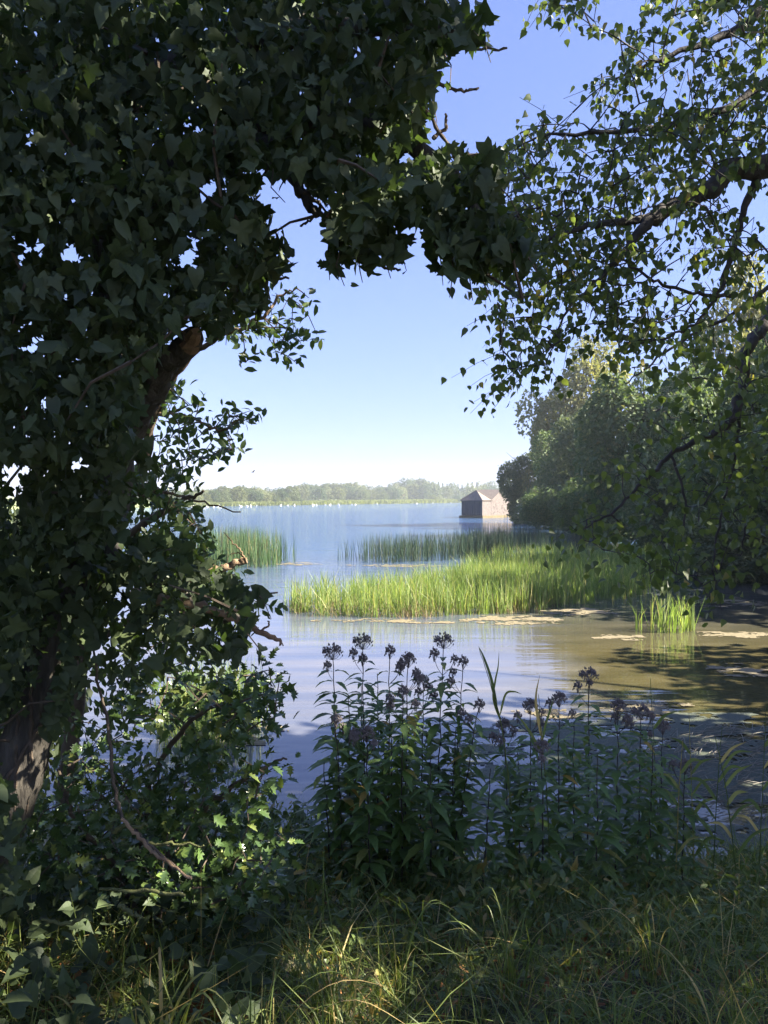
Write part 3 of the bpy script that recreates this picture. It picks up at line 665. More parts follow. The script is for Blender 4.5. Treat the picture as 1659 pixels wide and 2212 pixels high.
    for a_, b_, L_, dx in [(718, 545, 80, -6), (740, 565, 70, 4), (775, 565, 60, 8), (830, 560, 55, 14), (868, 540, 60, 10), (945, 560, 75, 12), (975, 590, 70, -4), (1015, 600, 65, 6), (1050, 600, 70, 10), (1105, 580, 90, 26), (1140, 560, 70, 30), (1090, 430, 60, 34),
                           (575, 620, 80, 12), (560, 680, 70, 6), (610, 530, 60, 26), (1030, 90, 60, 30), (960, 140, 70, 12), (930, 220, 60, 14), (1060, 350, 50, 36), (300, 1010, 60, 10), (600, 400, 50, 16), (545, 1400, 60, 22), (560, 1300, 50, 26), (480, 700, 60, 8)]:
        d_ = rng.uniform(2.0, 2.3); p0 = P(a_ - dx * .6, b_ - 35, d_); p1 = P(a_ + dx, b_ + L_ * .75, d_ - .05); ln = np.array([p0, (p0 + p1) / 2 + rng.normal(size=3) * .008, p1]); shoots.append(ln); nl_ = int(L_ / 11)
        ps.append(np.array([p0 + (p1 - p0) * (k + .6) / nl_ + rng.normal(size=3) * .010 for k in range(nl_)])); sz.append(np.linspace(.060, .024, nl_) * rng.uniform(.85, 1.15, nl_))
    pos = np.vstack(ps); n = len(pos); sz = np.concatenate(sz)
    twigs(t, shoots, .0022, .0010, M_TWIG, 'trailing_shoots', 4)
    fr = frames(n, (0, -.12, -.9), .75, (0, -.45, .4), .9)
    leafy(t, T_IV, M_IVY, pos - fr[:, :, 1] * .03, fr, sz, 'ivy_leaf')
    st = np.vstack([b1, b2, b3, b4, b5, tr]); tg = pos[rng.choice(n, 260, replace=False)]
    twigs(t, grow(st, tg, .05), .005, .002, M_TWIG, 'ivy_vines')
ivy_tree()

# ---- small-leaved sallow behind it
def sallow():
    b = P(120, 1700, 4.6); b[2] = zg(b[0], b[1])
    t = thing('sallow_bush', 'small-leaved sallow with fine pale twigs reaching right from behind the ivy-covered tree', 'shrub', b)
    t1 = branch(t, [b, P(180, 1400, 4.5), P(230, 1200, 4.3), P(300, 1020, 4.2), P(330, 900, 4.1), P(400, 780, 4.0), P(470, 730, 3.9)], [.05, .045, .04, .03, .025, .018, .01], M_TWIG, 'trunk', 8)
    t2 = branch(t, [P(230, 1200, 4.3), P(300, 1140, 4.1), P(380, 1090, 4.0), P(440, 1060, 3.9)], [.03, .02, .014, .006], M_TWIG)
    t3 = branch(t, [P(470, 730, 3.9), P(560, 690, 3.8), P(605, 640, 3.8), P(640, 622, 3.8)], [.010, .009, .006, .003], M_STICK)
    t4 = branch(t, [P(345, 895, 4.0), P(420, 905, 3.9), P(470, 930, 3.9), P(520, 905, 3.8)], [.010, .008, .006, .003], M_STICK)
    t5 = branch(t, [P(180, 1400, 4.5), P(300, 1330, 4.3), P(420, 1290, 4.1), P(600, 1280, 4.0)], [.03, .018, .01, .004], M_TWIG)
    t6 = branch(t, [P(260, 1120, 4.3), P(330, 1060, 4.2), P(410, 1080, 4.1), P(520, 1106, 4.0)], [.012, .009, .006, .003], M_STICK)
    REG = [([(470, 670), (560, 680), (600, 625), (660, 625), (700, 720), (700, 750), (650, 780), (610, 800), (560, 770), (520, 790), (510, 740), (470, 740)], 34, 7),
           ([(330, 880), (420, 890), (480, 880), (550, 885), (540, 925), (480, 950), (420, 920), (330, 920)], 24, 6),
           ([(330, 930), (480, 950), (535, 960), (480, 1000), (410, 1020), (330, 1000)], 26, 6),
           ([(300, 830), (380, 830), (440, 880), (330, 900)], 14, 6),
           ([(300, 1010), (400, 1010), (420, 1080), (440, 1150), (450, 1210), (350, 1220), (300, 1180), (285, 1050)], 95, 8),
           ([(300, 1180), (470, 1200), (600, 1270), (605, 1320), (500, 1330), (360, 1300)], 45, 7),
           ([(180, 1300), (400, 1330), (540, 1420), (480, 1500), (420, 1560), (250, 1560), (160, 1480)], 62, 8),
           ([(120, 1480), (300, 1500), (330, 1640), (150, 1680)], 26, 8)]
    tg = []; lv = []; tipd = []
    for poly, nc, nl in REG:
        q = sample_poly(poly, nc); c = PP(q, rng.uniform(3.6, 4.5, nc)); tg.append(c)
        for p in c:
            ax = unit(np.array([rng.normal() * .6 + .5, rng.normal() * .4, rng.normal() * .5 - .1]))
            for k in range(nl):
                lv.append(p + ax * (k / nl - .5) * .13 + rng.normal(size=3) * .008); s_ = 1 if k % 2 else -1
                tipd.append(ax * .6 + s_ * np.array([-ax[2], .3 * rng.normal(), ax[0]]) + rng.normal(size=3) * .3)
    st = np.vstack([t1, t2, t3, t4, t5, t6]); tg = np.vstack(tg)
    twigs(t, grow(st, tg, .04), .0035, .0015, M_TWIG)
    lv = np.array(lv); n = len(lv); fr = frames(n, np.array(tipd), .1, (0, -.5, .6), .6)
    leafy(t, T_SALLOW, M_SALLOW, lv, fr, rng.uniform(.035, .06, n), 'leaf')
sallow()

# ---- birch on the right, its big boughs entering from the right edge
def birch():
    b = np.array([4.3, 4.6, zg(4.3, 4.6) - .05])
    t = thing('silver_birch', 'birch with a thick leaning bough and many small hanging leaves at the top right', 'tree', b)
    tr = branch(t, [b, (4.2, 4.7, 2.4), (3.9, 4.8, 4.2), (3.6, 4.9, 6.4), (3.4, 5.2, 8.6)], [.16, .13, .12, .09, .04], M_BARK2, 'trunk', 12)
    B = []
    B.append(branch(t, [(3.95, 4.8, 4.0), P(1800, 330, 4.8), P(1659, 360, 4.6), P(1580, 365, 4.5), P(1530, 410, 4.4), P(1440, 450, 4.3), P(1385, 500, 4.2), P(1340, 560, 4.1)], [.085, .08, .062, .055, .045, .038, .026, .014], M_BARK2, 'bough', 10, .008, .14))
    B.append(branch(t, [P(1530, 410, 4.4), P(1420, 470, 4.3), P(1330, 478, 4.2), P(1230, 500, 4.1), P(1120, 540, 4.0)], [.032, .026, .018, .012, .005], M_BARK2))
    B.append(branch(t, [P(1640, 370, 4.6), P(1600, 480, 4.6), P(1565, 600, 4.6), P(1545, 650, 4.6)], [.025, .018, .014, .01], M_BARK2))
    B.append(branch(t, [P(1580, 640, 4.6), P(1480, 630, 4.5), P(1400, 600, 4.4), P(1320, 540, 4.3)], [.012, .01, .008, .006], M_BARK2))
    B.append(branch(t, [(3.7, 4.9, 5.6), P(1760, -40, 4.8), P(1600, 60, 4.7), P(1450, 120, 4.6), P(1330, 170, 4.6)], [.05, .035, .025, .014, .006], M_BARK2))
    B.append(branch(t, [(3.8, 4.9, 5.0), P(1760, 160, 4.7), P(1560, 240, 4.6), P(1380, 280, 4.5), P(1200, 290, 4.4), P(1130, 310, 4.4)], [.05, .03, .02, .014, .008, .004], M_BARK2))
    B.append(branch(t, [(3.55, 5, 6.6), P(1700, -200, 4.8), P(1450, -140, 4.6), P(1200, -40, 4.5), P(1080, -10, 4.4)], [.04, .03, .02, .01, .004], M_BARK2))
    B.append(branch(t, [P(1340, 560, 4.1), P(1270, 620, 4.0), P(1220, 680, 4.0), P(1200, 740, 4.0)], [.012, .009, .006, .003], M_BARK2))
    B.append(branch(t, [P(1545, 650, 4.6), P(1500, 700, 4.5), P(1440, 730, 4.4), P(1340, 750, 4.4)], [.010, .008, .006, .003], M_BARK2))
    REG = [([(1100, 300), (1180, 300), (1230, 290), (1350, 250), (1460, 240), (1660, 260), (1660, 420), (1500, 420), (1380, 470), (1120, 520), (1075, 440), (1090, 350)], 190, 8),
           ([(1310, 60), (1400, 60), (1440, -60), (1800, -60), (1800, 300), (1450, 260), (1290, 240), (1270, 170), (1350, 130)], 210, 8),
           ([(1060, 440), (1380, 440), (1400, 560), (1330, 640), (1230, 620), (1130, 600), (1060, 560)], 125, 8),
           ([(1040, 560), (1250, 600), (1270, 700), (1230, 740), (1150, 830), (1110, 850), (1060, 800), (1075, 690), (1040, 640)], 66, 8),
           ([(1230, 600), (1480, 620), (1560, 700), (1450, 740), (1380, 750), (1270, 700)], 62, 8),
           ([(1440, 420), (1660, 420), (1700, 680), (1560, 640), (1400, 560)], 50, 8),
           ([(1150, 270), (1190, 195), (1215, 230), (1260, 255), (1250, 300), (1150, 310)], 11, 7),
           ([(1080, 290), (1140, 285), (1150, 320), (1100, 345)], 6, 6),
           ([(1140, -20), (1310, -20), (1270, 12), (1200, 30), (1160, 15)], 14, 7), ([(1270, 40), (1300, 30), (1295, 70), (1270, 70)], 3, 5)]
    tg = []; lv = []; st = []
    for poly, nc, nl in REG:
        q = sample_poly(poly, nc); c = PP(q, rng.uniform(3.7, 5.0, nc)); tg.append(c)
        for p in c:
            dv = np.array([rng.normal() * .5 - .25, rng.normal() * .4, rng.uniform(-1.2, .15)]) * rng.uniform(.12, .24)
            st.append(np.array([p, p + dv * .5 + [0, 0, .01], p + dv]))
            for k in range(nl): lv.append(p + dv * (k + .5) / nl + rng.normal(size=3) * [.022, .022, .018])
    tg = np.vstack(tg); twigs(t, grow(np.vstack(B), tg, .06), .0045, .0018, M_BARK2); twigs(t, st, .0018, .001, M_BARK2, 'fine_twigs', 3)
    lv = np.array(lv); n = len(lv); fr = frames(n, (0, 0, -1), .5, (-.2, -.7, .3), .8)
    leafy(t, T_BIRCH, M_BIRCH, lv, fr, rng.uniform(.030, .052, n), 'leaf')
    # the crown goes on above and beyond the picture
    o = part('crown', crown_mesh('crown', 2.8, 2.8, 4.6, 16, 5000, .13, M_BIRCH, 0, .1, (.25, .4)), t, loc=(1.2, .6, 4.9)); o['kind'] = 'stuff'
birch()
tree('hawthorn_bush', 'dark bush filling the gap at the left edge behind the ivy-covered trunk', 'bush', (-3.35, 6.6, 0.0), bk[1], bk_tr, 1.0, (.26, .26, .42))
tree('hawthorn_bush', 'dark low bush at the far left behind the holly', 'bush', (-2.75, 5.2, .2), bk[3], bk_tr, 2.0, (.17, .17, .17))

# ---- second near tree: dark hanging boughs low on the right
def alder():
    b = np.array([6.6, 8.0, .35])
    t = thing('leaning_alder', 'dark leaning tree whose long boughs hang low over the water at the right edge', 'tree', b)
    tr = branch(t, [b, (6.5, 8.0, 2.0), (6.2, 8.0, 4.0), (5.6, 8.0, 6.2)], [.18, .15, .12, .06], M_BARK2, 'trunk', 10)
    B = [branch(t, [(6.25, 8, 3.9), P(1760, 560, 7.4), P(1659, 690, 7.0), P(1612, 760, 6.8), P(1600, 850, 6.7), P(1565, 920, 6.6), P(1450, 985, 6.5), P(1400, 1030, 6.4), P(1330, 1100, 6.3), P(1250, 1150, 6.2)], [.07, .062, .055, .045, .038, .03, .018, .014, .01, .005], M_BARK2, 'bough', 9, .012, .14),
         branch(t, [P(1600, 850, 6.7), P(1590, 980, 6.6), P(1560, 1100, 6.5), P(1540, 1230, 6.4), P(1560, 1320, 6.4)], [.016, .012, .009, .006, .003], M_BARK2),
         branch(t, [P(1450, 985, 6.5), P(1480, 1080, 6.4), P(1470, 1180, 6.4), P(1460, 1240, 6.3)], [.012, .009, .006, .003], M_BARK2),
         branch(t, [P(1659, 620, 7.0), P(1580, 680, 6.8), P(1480, 730, 6.7), P(1400, 790, 6.6), P(1350, 830, 6.6)], [.02, .016, .012, .008, .004], M_BARK2),
         branch(t, [P(1659, 1000, 6.9), P(1620, 1100, 6.8), P(1600, 1200, 6.8)], [.012, .009, .004], M_BARK2)]
    REG = [([(1340, 780), (1460, 700), (1680, 640), (1700, 900), (1560, 960), (1420, 900)], 64, 8),
           ([(1380, 900), (1700, 880), (1700, 1150), (1540, 1260), (1420, 1230), (1180, 1180), (1200, 1130), (1330, 1040)], 105, 8),
           ([(1490, 1180), (1590, 1180), (1570, 1330), (1530, 1310)], 14, 6), ([(1360, 1220), (1480, 1200), (1470, 1260), (1400, 1270)], 12, 6), ([(1640, 1150), (1700, 1140), (1700, 1240)], 10, 6)]
    tg = []; lv = []
    for poly, nc, nl in REG:
        q = sample_poly(poly, nc); c = PP(q, rng.uniform(5.8, 7.4, nc)); tg.append(c)
        for p in c:
            for k in range(nl): lv.append(p + rng.normal(size=3) * [.11, .10, .09])
    tg = np.vstack(tg); twigs(t, grow(np.vstack(B), tg, .06), .005, .002, M_BARK2)
    lv = np.array(lv); n = len(lv); fr = frames(n, (0, 0, -.8), .6, (-.2, -.5, .6), .7)
    leafy(t, T_BIRCH, M_BIRCH, lv, fr, rng.uniform(.055, .085, n), 'leaf')
    o = part('crown', crown_mesh('crown', 2.4, 2.4, 4.6, 18, 4000, .14, M_BIRCH, 0, .08, (.25, .4)), t, loc=(.9, -.7, 4.2)); o['kind'] = 'stuff'
alder()

# ------------------------------------------------------------------ holly at the lower left
def holly():
    b = P(330, 1960, 3.4); b[2] = zg(b[0], b[1]) - .03
    t = thing('holly_bush', 'dark spiny-leaved holly spreading over the lower left bank', 'holly', b)
    B = [branch(t, [b, P(300, 1800, 3.4), P(340, 1660, 3.4), P(430, 1540, 3.3), P(560, 1500, 3.3)], [.02, .017, .013, .009, .004], M_TWIG, 'branch', 7),
         branch(t, [b, P(380, 1800, 3.3), P(480, 1720, 3.2), P(560, 1660, 3.2), P(620, 1640, 3.2)], [.018, .015, .011, .008, .004], M_TWIG, 'branch', 7),
         branch(t, [b, P(230, 1850, 3.3), P(160, 1760, 3.2), P(120, 1650, 3.2)], [.018, .013, .009, .005], M_TWIG, 'branch', 7)]
    REG = [([(420, 1480), (520, 1460), (590, 1440), (615, 1500), (590, 1560), (520, 1590), (450, 1560)], 36),
           ([(300, 1470), (400, 1450), (480, 1550), (430, 1640), (330, 1640), (240, 1580)], 26),
           ([(120, 1600), (330, 1640), (480, 1620), (560, 1650), (640, 1630), (650, 1680), (560, 1730), (480, 1760), (300, 1790), (120, 1780)], 84),
           ([(60, 1750), (480, 1740), (620, 1800), (600, 1880), (460, 1920), (200, 1930), (60, 1900)], 150),
           ([(400, 1900), (570, 1890), (590, 1950), (420, 1960)], 22)]
    tg = []; lv = []
    for poly, nc in REG:
        q = sample_poly(poly, nc); c = PP(q, rng.uniform(2.9, 3.7, nc))
        c[:, 2] = np.maximum(c[:, 2], zg(c[:, 0], c[:, 1]) + .06); tg.append(c)
        for p in c:
            for k in range(8): lv.append(p + rng.normal(size=3) * .036)
    tg = np.vstack(tg); twigs(t, grow(np.vstack(B), tg, .05), .004, .0018, M_TWIG)
    lv = np.array(lv); n = len(lv); fr = frames(n, (.25, -.1, .1), .75, (0, -.35, .8), .5)
    leafy(t, T_HOLLY, M_HOLLY, lv, fr, rng.uniform(.045, .068, n), 'leaf')
holly()

# ------------------------------------------------------------------ dead branches
def stick(name, label, pts, r, mat=M_STICK, side=()):
    p0 = P(*pts[0]); t = thing(name, label, 'branch', p0)
    branch(t, [P(*q) for q in pts], r, mat, 'wood', 8, .003, .12)
    for sp, sr in side: branch(t, [P(*q) for q in sp], sr, mat, 'twig', 5, .002, .1, 5)
stick('dead_branch', 'long peeled orange-brown branch lying across the ivy toward the water', [(285, 1280, 2.45), (345, 1297, 2.42), (390, 1302, 2.4), (470, 1322, 2.4), (530, 1350, 2.4), (590, 1378, 2.4), (612, 1395, 2.4)], [.017, .016, .014, .011, .010, .008, .002], M_STICK,
      [([(390, 1302, 2.4), (402, 1265, 2.38), (412, 1250, 2.37)], [.008, .005]), ([(392, 1305, 2.4), (410, 1345, 2.38), (440, 1368, 2.36)], [.005, .002]), ([(560, 1365, 2.4), (580, 1350, 2.4), (578, 1342, 2.4)], [.004, .002])])
stick('broken_branch', 'short snapped branch with a curled twig poking out before the left rushes', [(440, 1240, 2.9), (480, 1226, 2.9), (510, 1216, 2.9), (533, 1210, 2.9)], [.014, .014, .012, .012], M_STICK,
      [([(530, 1210, 2.9), (520, 1190, 2.9), (500, 1170, 2.9), (483, 1150, 2.9)], [.004, .0015]), ([(528, 1204, 2.9), (510, 1194, 2.9), (492, 1199, 2.9)], [.003, .001])])
stick('leaning_stick', 'long thin pale stick leaning down through the holly to the ground', [(203, 1350, 2.75), (208, 1450, 2.72), (235, 1580, 2.65), (245, 1680, 2.6), (262, 1760, 2.5), (300, 1805, 2.45), (350, 1850, 2.4), (413, 1895, 2.35)], [.003, .0045, .0055, .006, .0055, .0045, .004, .003], M_TWIG)
stick('peeled_stick', 'pale sunlit stick pointing down to the right above the lit holly', [(262, 1768, 2.42), (300, 1808, 2.4), (345, 1852, 2.36), (414, 1898, 2.3)], [.005, .0055, .005, .0035], M_STICK)
stick('mossy_stick', 'short mossy yellow-green stick lying level under the leaning stick', [(245, 1800, 2.5), (270, 1786, 2.48), (318, 1783, 2.46)], [.006, .0075, .005], M_MOSSY)
stick('mossy_stick', 'straight mossy twig lying level right of the leaning stick', [(318, 1822, 2.5), (370, 1824, 2.48), (440, 1826, 2.46)], [.005, .0045, .003], M_MOSSY)
stick('mossy_stick', 'mossy twig lying level beside the sunlit holly leaves', [(215, 1920, 2.4), (310, 1925, 2.38), (400, 1935, 2.36)], [.004, .006, .0045], M_MOSSY)
stick('mossy_stick', 'lowest mossy yellow twig slanting through the dark grass', [(255, 1955, 2.3), (285, 1972, 2.28), (308, 1980, 2.27)], [.006, .006, .004], M_MOSSY)
stick('mossy_stick', 'bent mossy twig at the far left above the grass', [(90, 1985, 2.3), (150, 1995, 2.28), (185, 1975, 2.26)], [.004, .006, .004], M_MOSSY)

# ------------------------------------------------------------------ reeds and rushes
def blades(mb, base, h, w, lean, bend, mi=0, seg=3):
    """curved tapering blades standing up from their base points"""
    n = len(base); u = np.linspace(0, 1, seg + 1); az = rng.uniform(0, 2 * pi, n)
    face = rng.uniform(0, pi, n); dirv = np.stack([np.cos(az), np.sin(az), 0 * az], -1); sd = np.stack([np.cos(face), np.sin(face), 0 * face], -1)
    V = np.zeros((n, 2 * seg + 1, 3))
    for i, q in enumerate(u):
        c = base + dirv * (h * (lean * q + bend * q * q * q))[:, None]; c[:, 2] += h * (q - .35 * np.abs(bend) * q ** 3)
        ww = w * (1 - q ** 2.2) * .5
        if i < seg: V[:, 2 * i] = c - sd * ww[:, None]; V[:, 2 * i + 1] = c + sd * ww[:, None]
        else: V[:, 2 * seg] = c
    F = []
    for i in range(seg - 1): a = 2 * i; F += [[a, a + 1, a + 3], [a, a + 3, a + 2]]
    F.append([2 * seg - 2, 2 * seg - 1, 2 * seg]); F = np.array(F)
    mb.add(V.reshape(-1, 3), (F[None] + (np.arange(n) * (2 * seg + 1))[:, None, None]).reshape(-1, 3), mi)

def wpoly(pts):   # outline on the water surface from photograph points of the waterline
    out = []
    for px, py in pts:
        D = EYE / math.tan(math.atan((py - 1106) / FPX) + PITCH); out.append(((px - 829.5) / FPX * D, D))
    return out
def clumped(poly, n, k=10, sig=.12):
    c = sample_poly(poly, max(4, n // k)); q = c[rng.integers(0, len(c), n)] + rng.normal(size=(n, 2)) * sig
    return q[in_poly(q[:, 0], q[:, 1], poly)]
def bed(name, label, outlines, mat, hh, w, lean, bend, k=10, sig=.12, kind='stuff'):
    mb = MB()
    for pts, n, hs in outlines:
        q = clumped(wpoly(pts), n, k, sig); m = len(q)
        base = np.stack([q[:, 0], q[:, 1], np.full(m, -.15)], -1); h = rng.uniform(hh[0], hh[1], m) * hs + .15
        blades(mb, base, h, rng.uniform(w[0], w[1], m), np.abs(rng.normal(size=m)) * lean, rng.normal(size=m) * bend)
    return tag(mb.build(name, mat), label, kind=kind)
bed('reeds', 'bright green bed of reeds standing in the calm shallows', [
    ([(600, 1318), (640, 1330), (760, 1334), (880, 1336), (1000, 1330), (1100, 1326), (1180, 1318), (1220, 1290), (1100, 1255), (960, 1262), (800, 1285), (640, 1300)], 6500, 1.0),
    ([(960, 1290), (1180, 1316), (1300, 1304), (1380, 1290), (1450, 1268), (1500, 1240), (1400, 1212), (1250, 1205), (1080, 1212), (1000, 1235)], 10500, 1.0)],
    M_REED, (.38, 1.02), (.014, .026), .16, .22, 9, .10)
M_BROWN = leaf_mat('dead_reed_brown', [(0, (.13, .09, .05)), (1, (.30, .23, .13))], .2, .7)
bed('reeds', 'bent brown dead stems among the feet of the bright reeds', [
    ([(600, 1318), (640, 1332), (760, 1337), (880, 1339), (1000, 1333), (1100, 1329), (1180, 1321), (1240, 1300), (1100, 1290), (800, 1300), (640, 1305)], 1500, 1.0)],
    M_BROWN, (.12, .60), (.010, .020), .45, .5, 6, .10)
bed('bulrushes', 'tall dark green bulrushes standing in the lake on the left', [
    ([(425, 1225), (520, 1232), (600, 1226), (615, 1212), (560, 1195), (430, 1195)], 2300, 1.0), ([(600, 1222), (640, 1215), (640, 1200), (610, 1200)], 36, .85), ([(360, 1225), (430, 1228), (430, 1195), (370, 1195)], 260, .8)],
    M_RUSH, (1.0, 1.75), (.014, .024), .10, .05, 5, .2)
bed('bulrushes', 'shade-darkened bulrushes behind the bright reeds in front of the boathouse', [
    ([(768, 1214), (850, 1218), (960, 1212), (1060, 1206), (1120, 1190), (1080, 1178), (900, 1190), (790, 1198)], 2500, 1.0), ([(950, 1200), (1130, 1200), (1280, 1190), (1260, 1158), (1020, 1165)], 2600, 1.05), ([(725, 1212), (765, 1214), (765, 1200), (735, 1200)], 55, .8)],
    M_RUSH_SHADED, (.75, 1.35), (.014, .024), .12, .05, 5, .2)
bed('reeds', 'sunlit reeds behind the holly at the near left bank', [
    ([(360, 1640), (440, 1660), (560, 1600), (575, 1540), (520, 1500), (400, 1510), (330, 1560)], 900, 1.0)], M_REED, (.35, .85), (.010, .018), .18, .25, 9, .08)
# the small clump on the right: every blade a part
def reed_clump(label, pts, n, hh):
    poly = wpoly(pts); c = np.mean(poly, 0); t = thing('reed_clump', label, 'reeds', (c[0], c[1], 0))
    q = clumped(poly, n * 2, 6, .05)[:n]
    for (x, y) in q:
        m = MB(); blades(m, np.array([[x - c[0], y - c[1], -.1]]), np.array([random.uniform(*hh) + .1]), np.array([.024]), np.array([abs(random.gauss(0, .13))]), np.array([random.gauss(0, .22)]), seg=4)
        m.build('blade', M_REED, t)
reed_clump('small sunlit clump of reeds standing alone in the brown shallows', [(1400, 1358), (1430, 1370), (1480, 1368), (1510, 1360), (1500, 1345), (1420, 1345)], 130, (.50, .92))
reed_clump('few thin reeds leaning left beside the lone sunlit clump', [(1362, 1352), (1384, 1366), (1392, 1356), (1376, 1346)], 9, (.40, .80))

# ------------------------------------------------------------------ floating mats
def mat_patch(name, label, cx, cy, rx, ry, thr, mat, cat='algae', cell=.05, z=.006, kind=None, group=None, seed=0, scale=1.0):
    """ragged thin raft: only the cells where a cloudy field is high enough"""
    from mathutils import noise as mn
    t0 = wpoly([(cx, cy)])[0]; nx, ny = int(2 * rx / cell), int(2 * ry / cell); V = {}; F = []; VV = []
    def vid(i, j):
        if (i, j) not in V:
            V[(i, j)] = len(VV); VV.append((-rx + i * cell + random.uniform(-.3, .3) * cell, -ry + j * cell + random.uniform(-.3, .3) * cell, random.uniform(0, .004)))
        return V[(i, j)]
    for i in range(nx):
        for j in range(ny):
            x = -rx + (i + .5) * cell; y = -ry + (j + .5) * cell; r = (x / rx) ** 2 + (y / ry) ** 2
            f = mn.fractal(Vector((x * 1.6 * scale + seed * 7.3, y * 2.6 * scale + seed * 3.1, seed)), .6, 2.1, 5)
            if f + .55 * (1 - r) > thr and r < 1.2: F.append([vid(i, j), vid(i + 1, j), vid(i + 1, j + 1), vid(i, j + 1)])
    if not F: return
    m = MB(); m.add(VV, F); o = m.build(name, mat); o.location = (t0[0], t0[1], z)
    return tag(o, label, None if kind else cat, group, kind)
G = 'rafts of algae on the shallows'
mat_patch('algae_mat', 'long beige algae raft at the front right foot of the bright reeds', 1110, 1340, 1.25, .75, .30, M_ALGAE, seed=1, group=G)
mat_patch('algae_mat', 'narrow algae raft along the front foot of the bright reeds', 860, 1342, 2.0, .40, .42, M_ALGAE, seed=2, group=G)
mat_patch('algae_mat', 'algae raft at the left foot of the shaded reeds', 1250, 1322, .9, .8, .34, M_ALGAE, seed=3, group=G)
mat_patch('algae_mat', 'sunlit beige algae raft left of the lone reed clump', 1335, 1376, .55, .45, .22, M_ALGAE, seed=4, group=G)
mat_patch('algae_mat', 'small algae raft just right of the lone reed clump', 1545, 1370, .6, .35, .28, M_ALGAE, seed=5, group=G)
mat_patch('algae_mat', 'sunlit algae raft at the right edge level with the lone reed clump', 1625, 1372, .5, .40, .25, M_ALGAE, seed=6, group=G)
mat_patch('algae_mat', 'ragged grey algae raft at the right edge nearer the bank', 1625, 1448, .75, .55, .30, M_ALGAE, seed=7, group=G)
mat_patch('algae_mat', 'dull algae raft far back under the hanging boughs', 1560, 1300, 1.4, 1.2, .48, M_ALGAE, seed=8, group=G)
mat_patch('algae_mat', 'thin algae raft drifting in front of the hemp agrimony on the right', 1400, 1530, .7, .40, .36, M_ALGAE, seed=9, group=G, cell=.03)
mat_patch('algae_mat', 'thin broken algae raft on the open calm water', 1180, 1545, .6, .30, .42, M_ALGAE, seed=10, group=G, cell=.03)
mat_patch('algae_mat', 'small bright algae raft at the right foot of the left bulrushes', 640, 1218, 1.2, .9, .42, M_ALGAE, seed=11, group=G, cell=.08)
mat_patch('algae_mat', 'small algae raft in front of the dark bulrushes', 850, 1222, 2.2, .7, .40, M_ALGAE, seed=12, group=G, cell=.08)
mat_patch('algae_mat', 'algae raft scattered round the near left reeds', 530, 1590, .5, .5, .40, M_ALGAE, seed=13, group=G, cell=.03)
mat_patch('duckweed', 'grey-green duckweed and scum covering the near right shallows', 1600, 1665, 2.9, 2.3, .12, M_SCUM, seed=14, kind='stuff', cell=.045, scale=.7)
# dead reed straws lying on the scum
n = 420; q = sample_poly(wpoly([(1380, 1600), (1500, 1575), (1720, 1560), (1760, 1760), (1500, 1790), (1350, 1720)]), n); m = MB()
for x, y in q:
    a = random.gauss(.3, .7); L = random.uniform(.08, .38); zz = max(float(zg(x, y)), 0) + .02
    m.tube([(x - cos(a) * L / 2, y - sin(a) * L / 2, zz), (x, y, zz + random.uniform(0, .03)), (x + cos(a) * L / 2, y + sin(a) * L / 2, zz + random.uniform(0, .03))], .0035, 3, False)
tag(m.build('debris', M_STRAW), 'litter of dead reed stems stranded on the scum', kind='stuff')

# ------------------------------------------------------------------ hemp agrimony
m = MB(); m.add(*T_LANCE); ME_LANCE = m.mesh('leaf', M_AGRI)
def head_mesh(w):
    m = MB()
    for _ in range(int(150 * w / .045)):
        a = random.uniform(0, 6.28); r = w * math.sqrt(random.random()); z = .03 - (r / w) ** 2 * .03 + random.uniform(-.018, .012) + .010 * sin(a * 3 + w * 90)
        p = np.array([cos(a) * r, sin(a) * r, z])
        if random.random() < .16: m.tube([(0, 0, -.045), (p[0] * .7, p[1] * .7, z - .02), p], [.0009, .0008, .0007], 3, False)
        V = np.array([(1, 0, 0), (-.5, .87, 0), (-.5, -.87, 0), (0, 0, 1.5), (0, 0, -1.3)]) * random.uniform(.0035, .0065)
        m.add(V + p, [[0, 1, 3], [1, 2, 3], [2, 0, 3], [1, 0, 4], [2, 1, 4], [0, 2, 4]])
    return m.mesh('seed_head', M_FLOWER)
HEADS = [head_mesh(w) for w in (.058, .043, .030)]
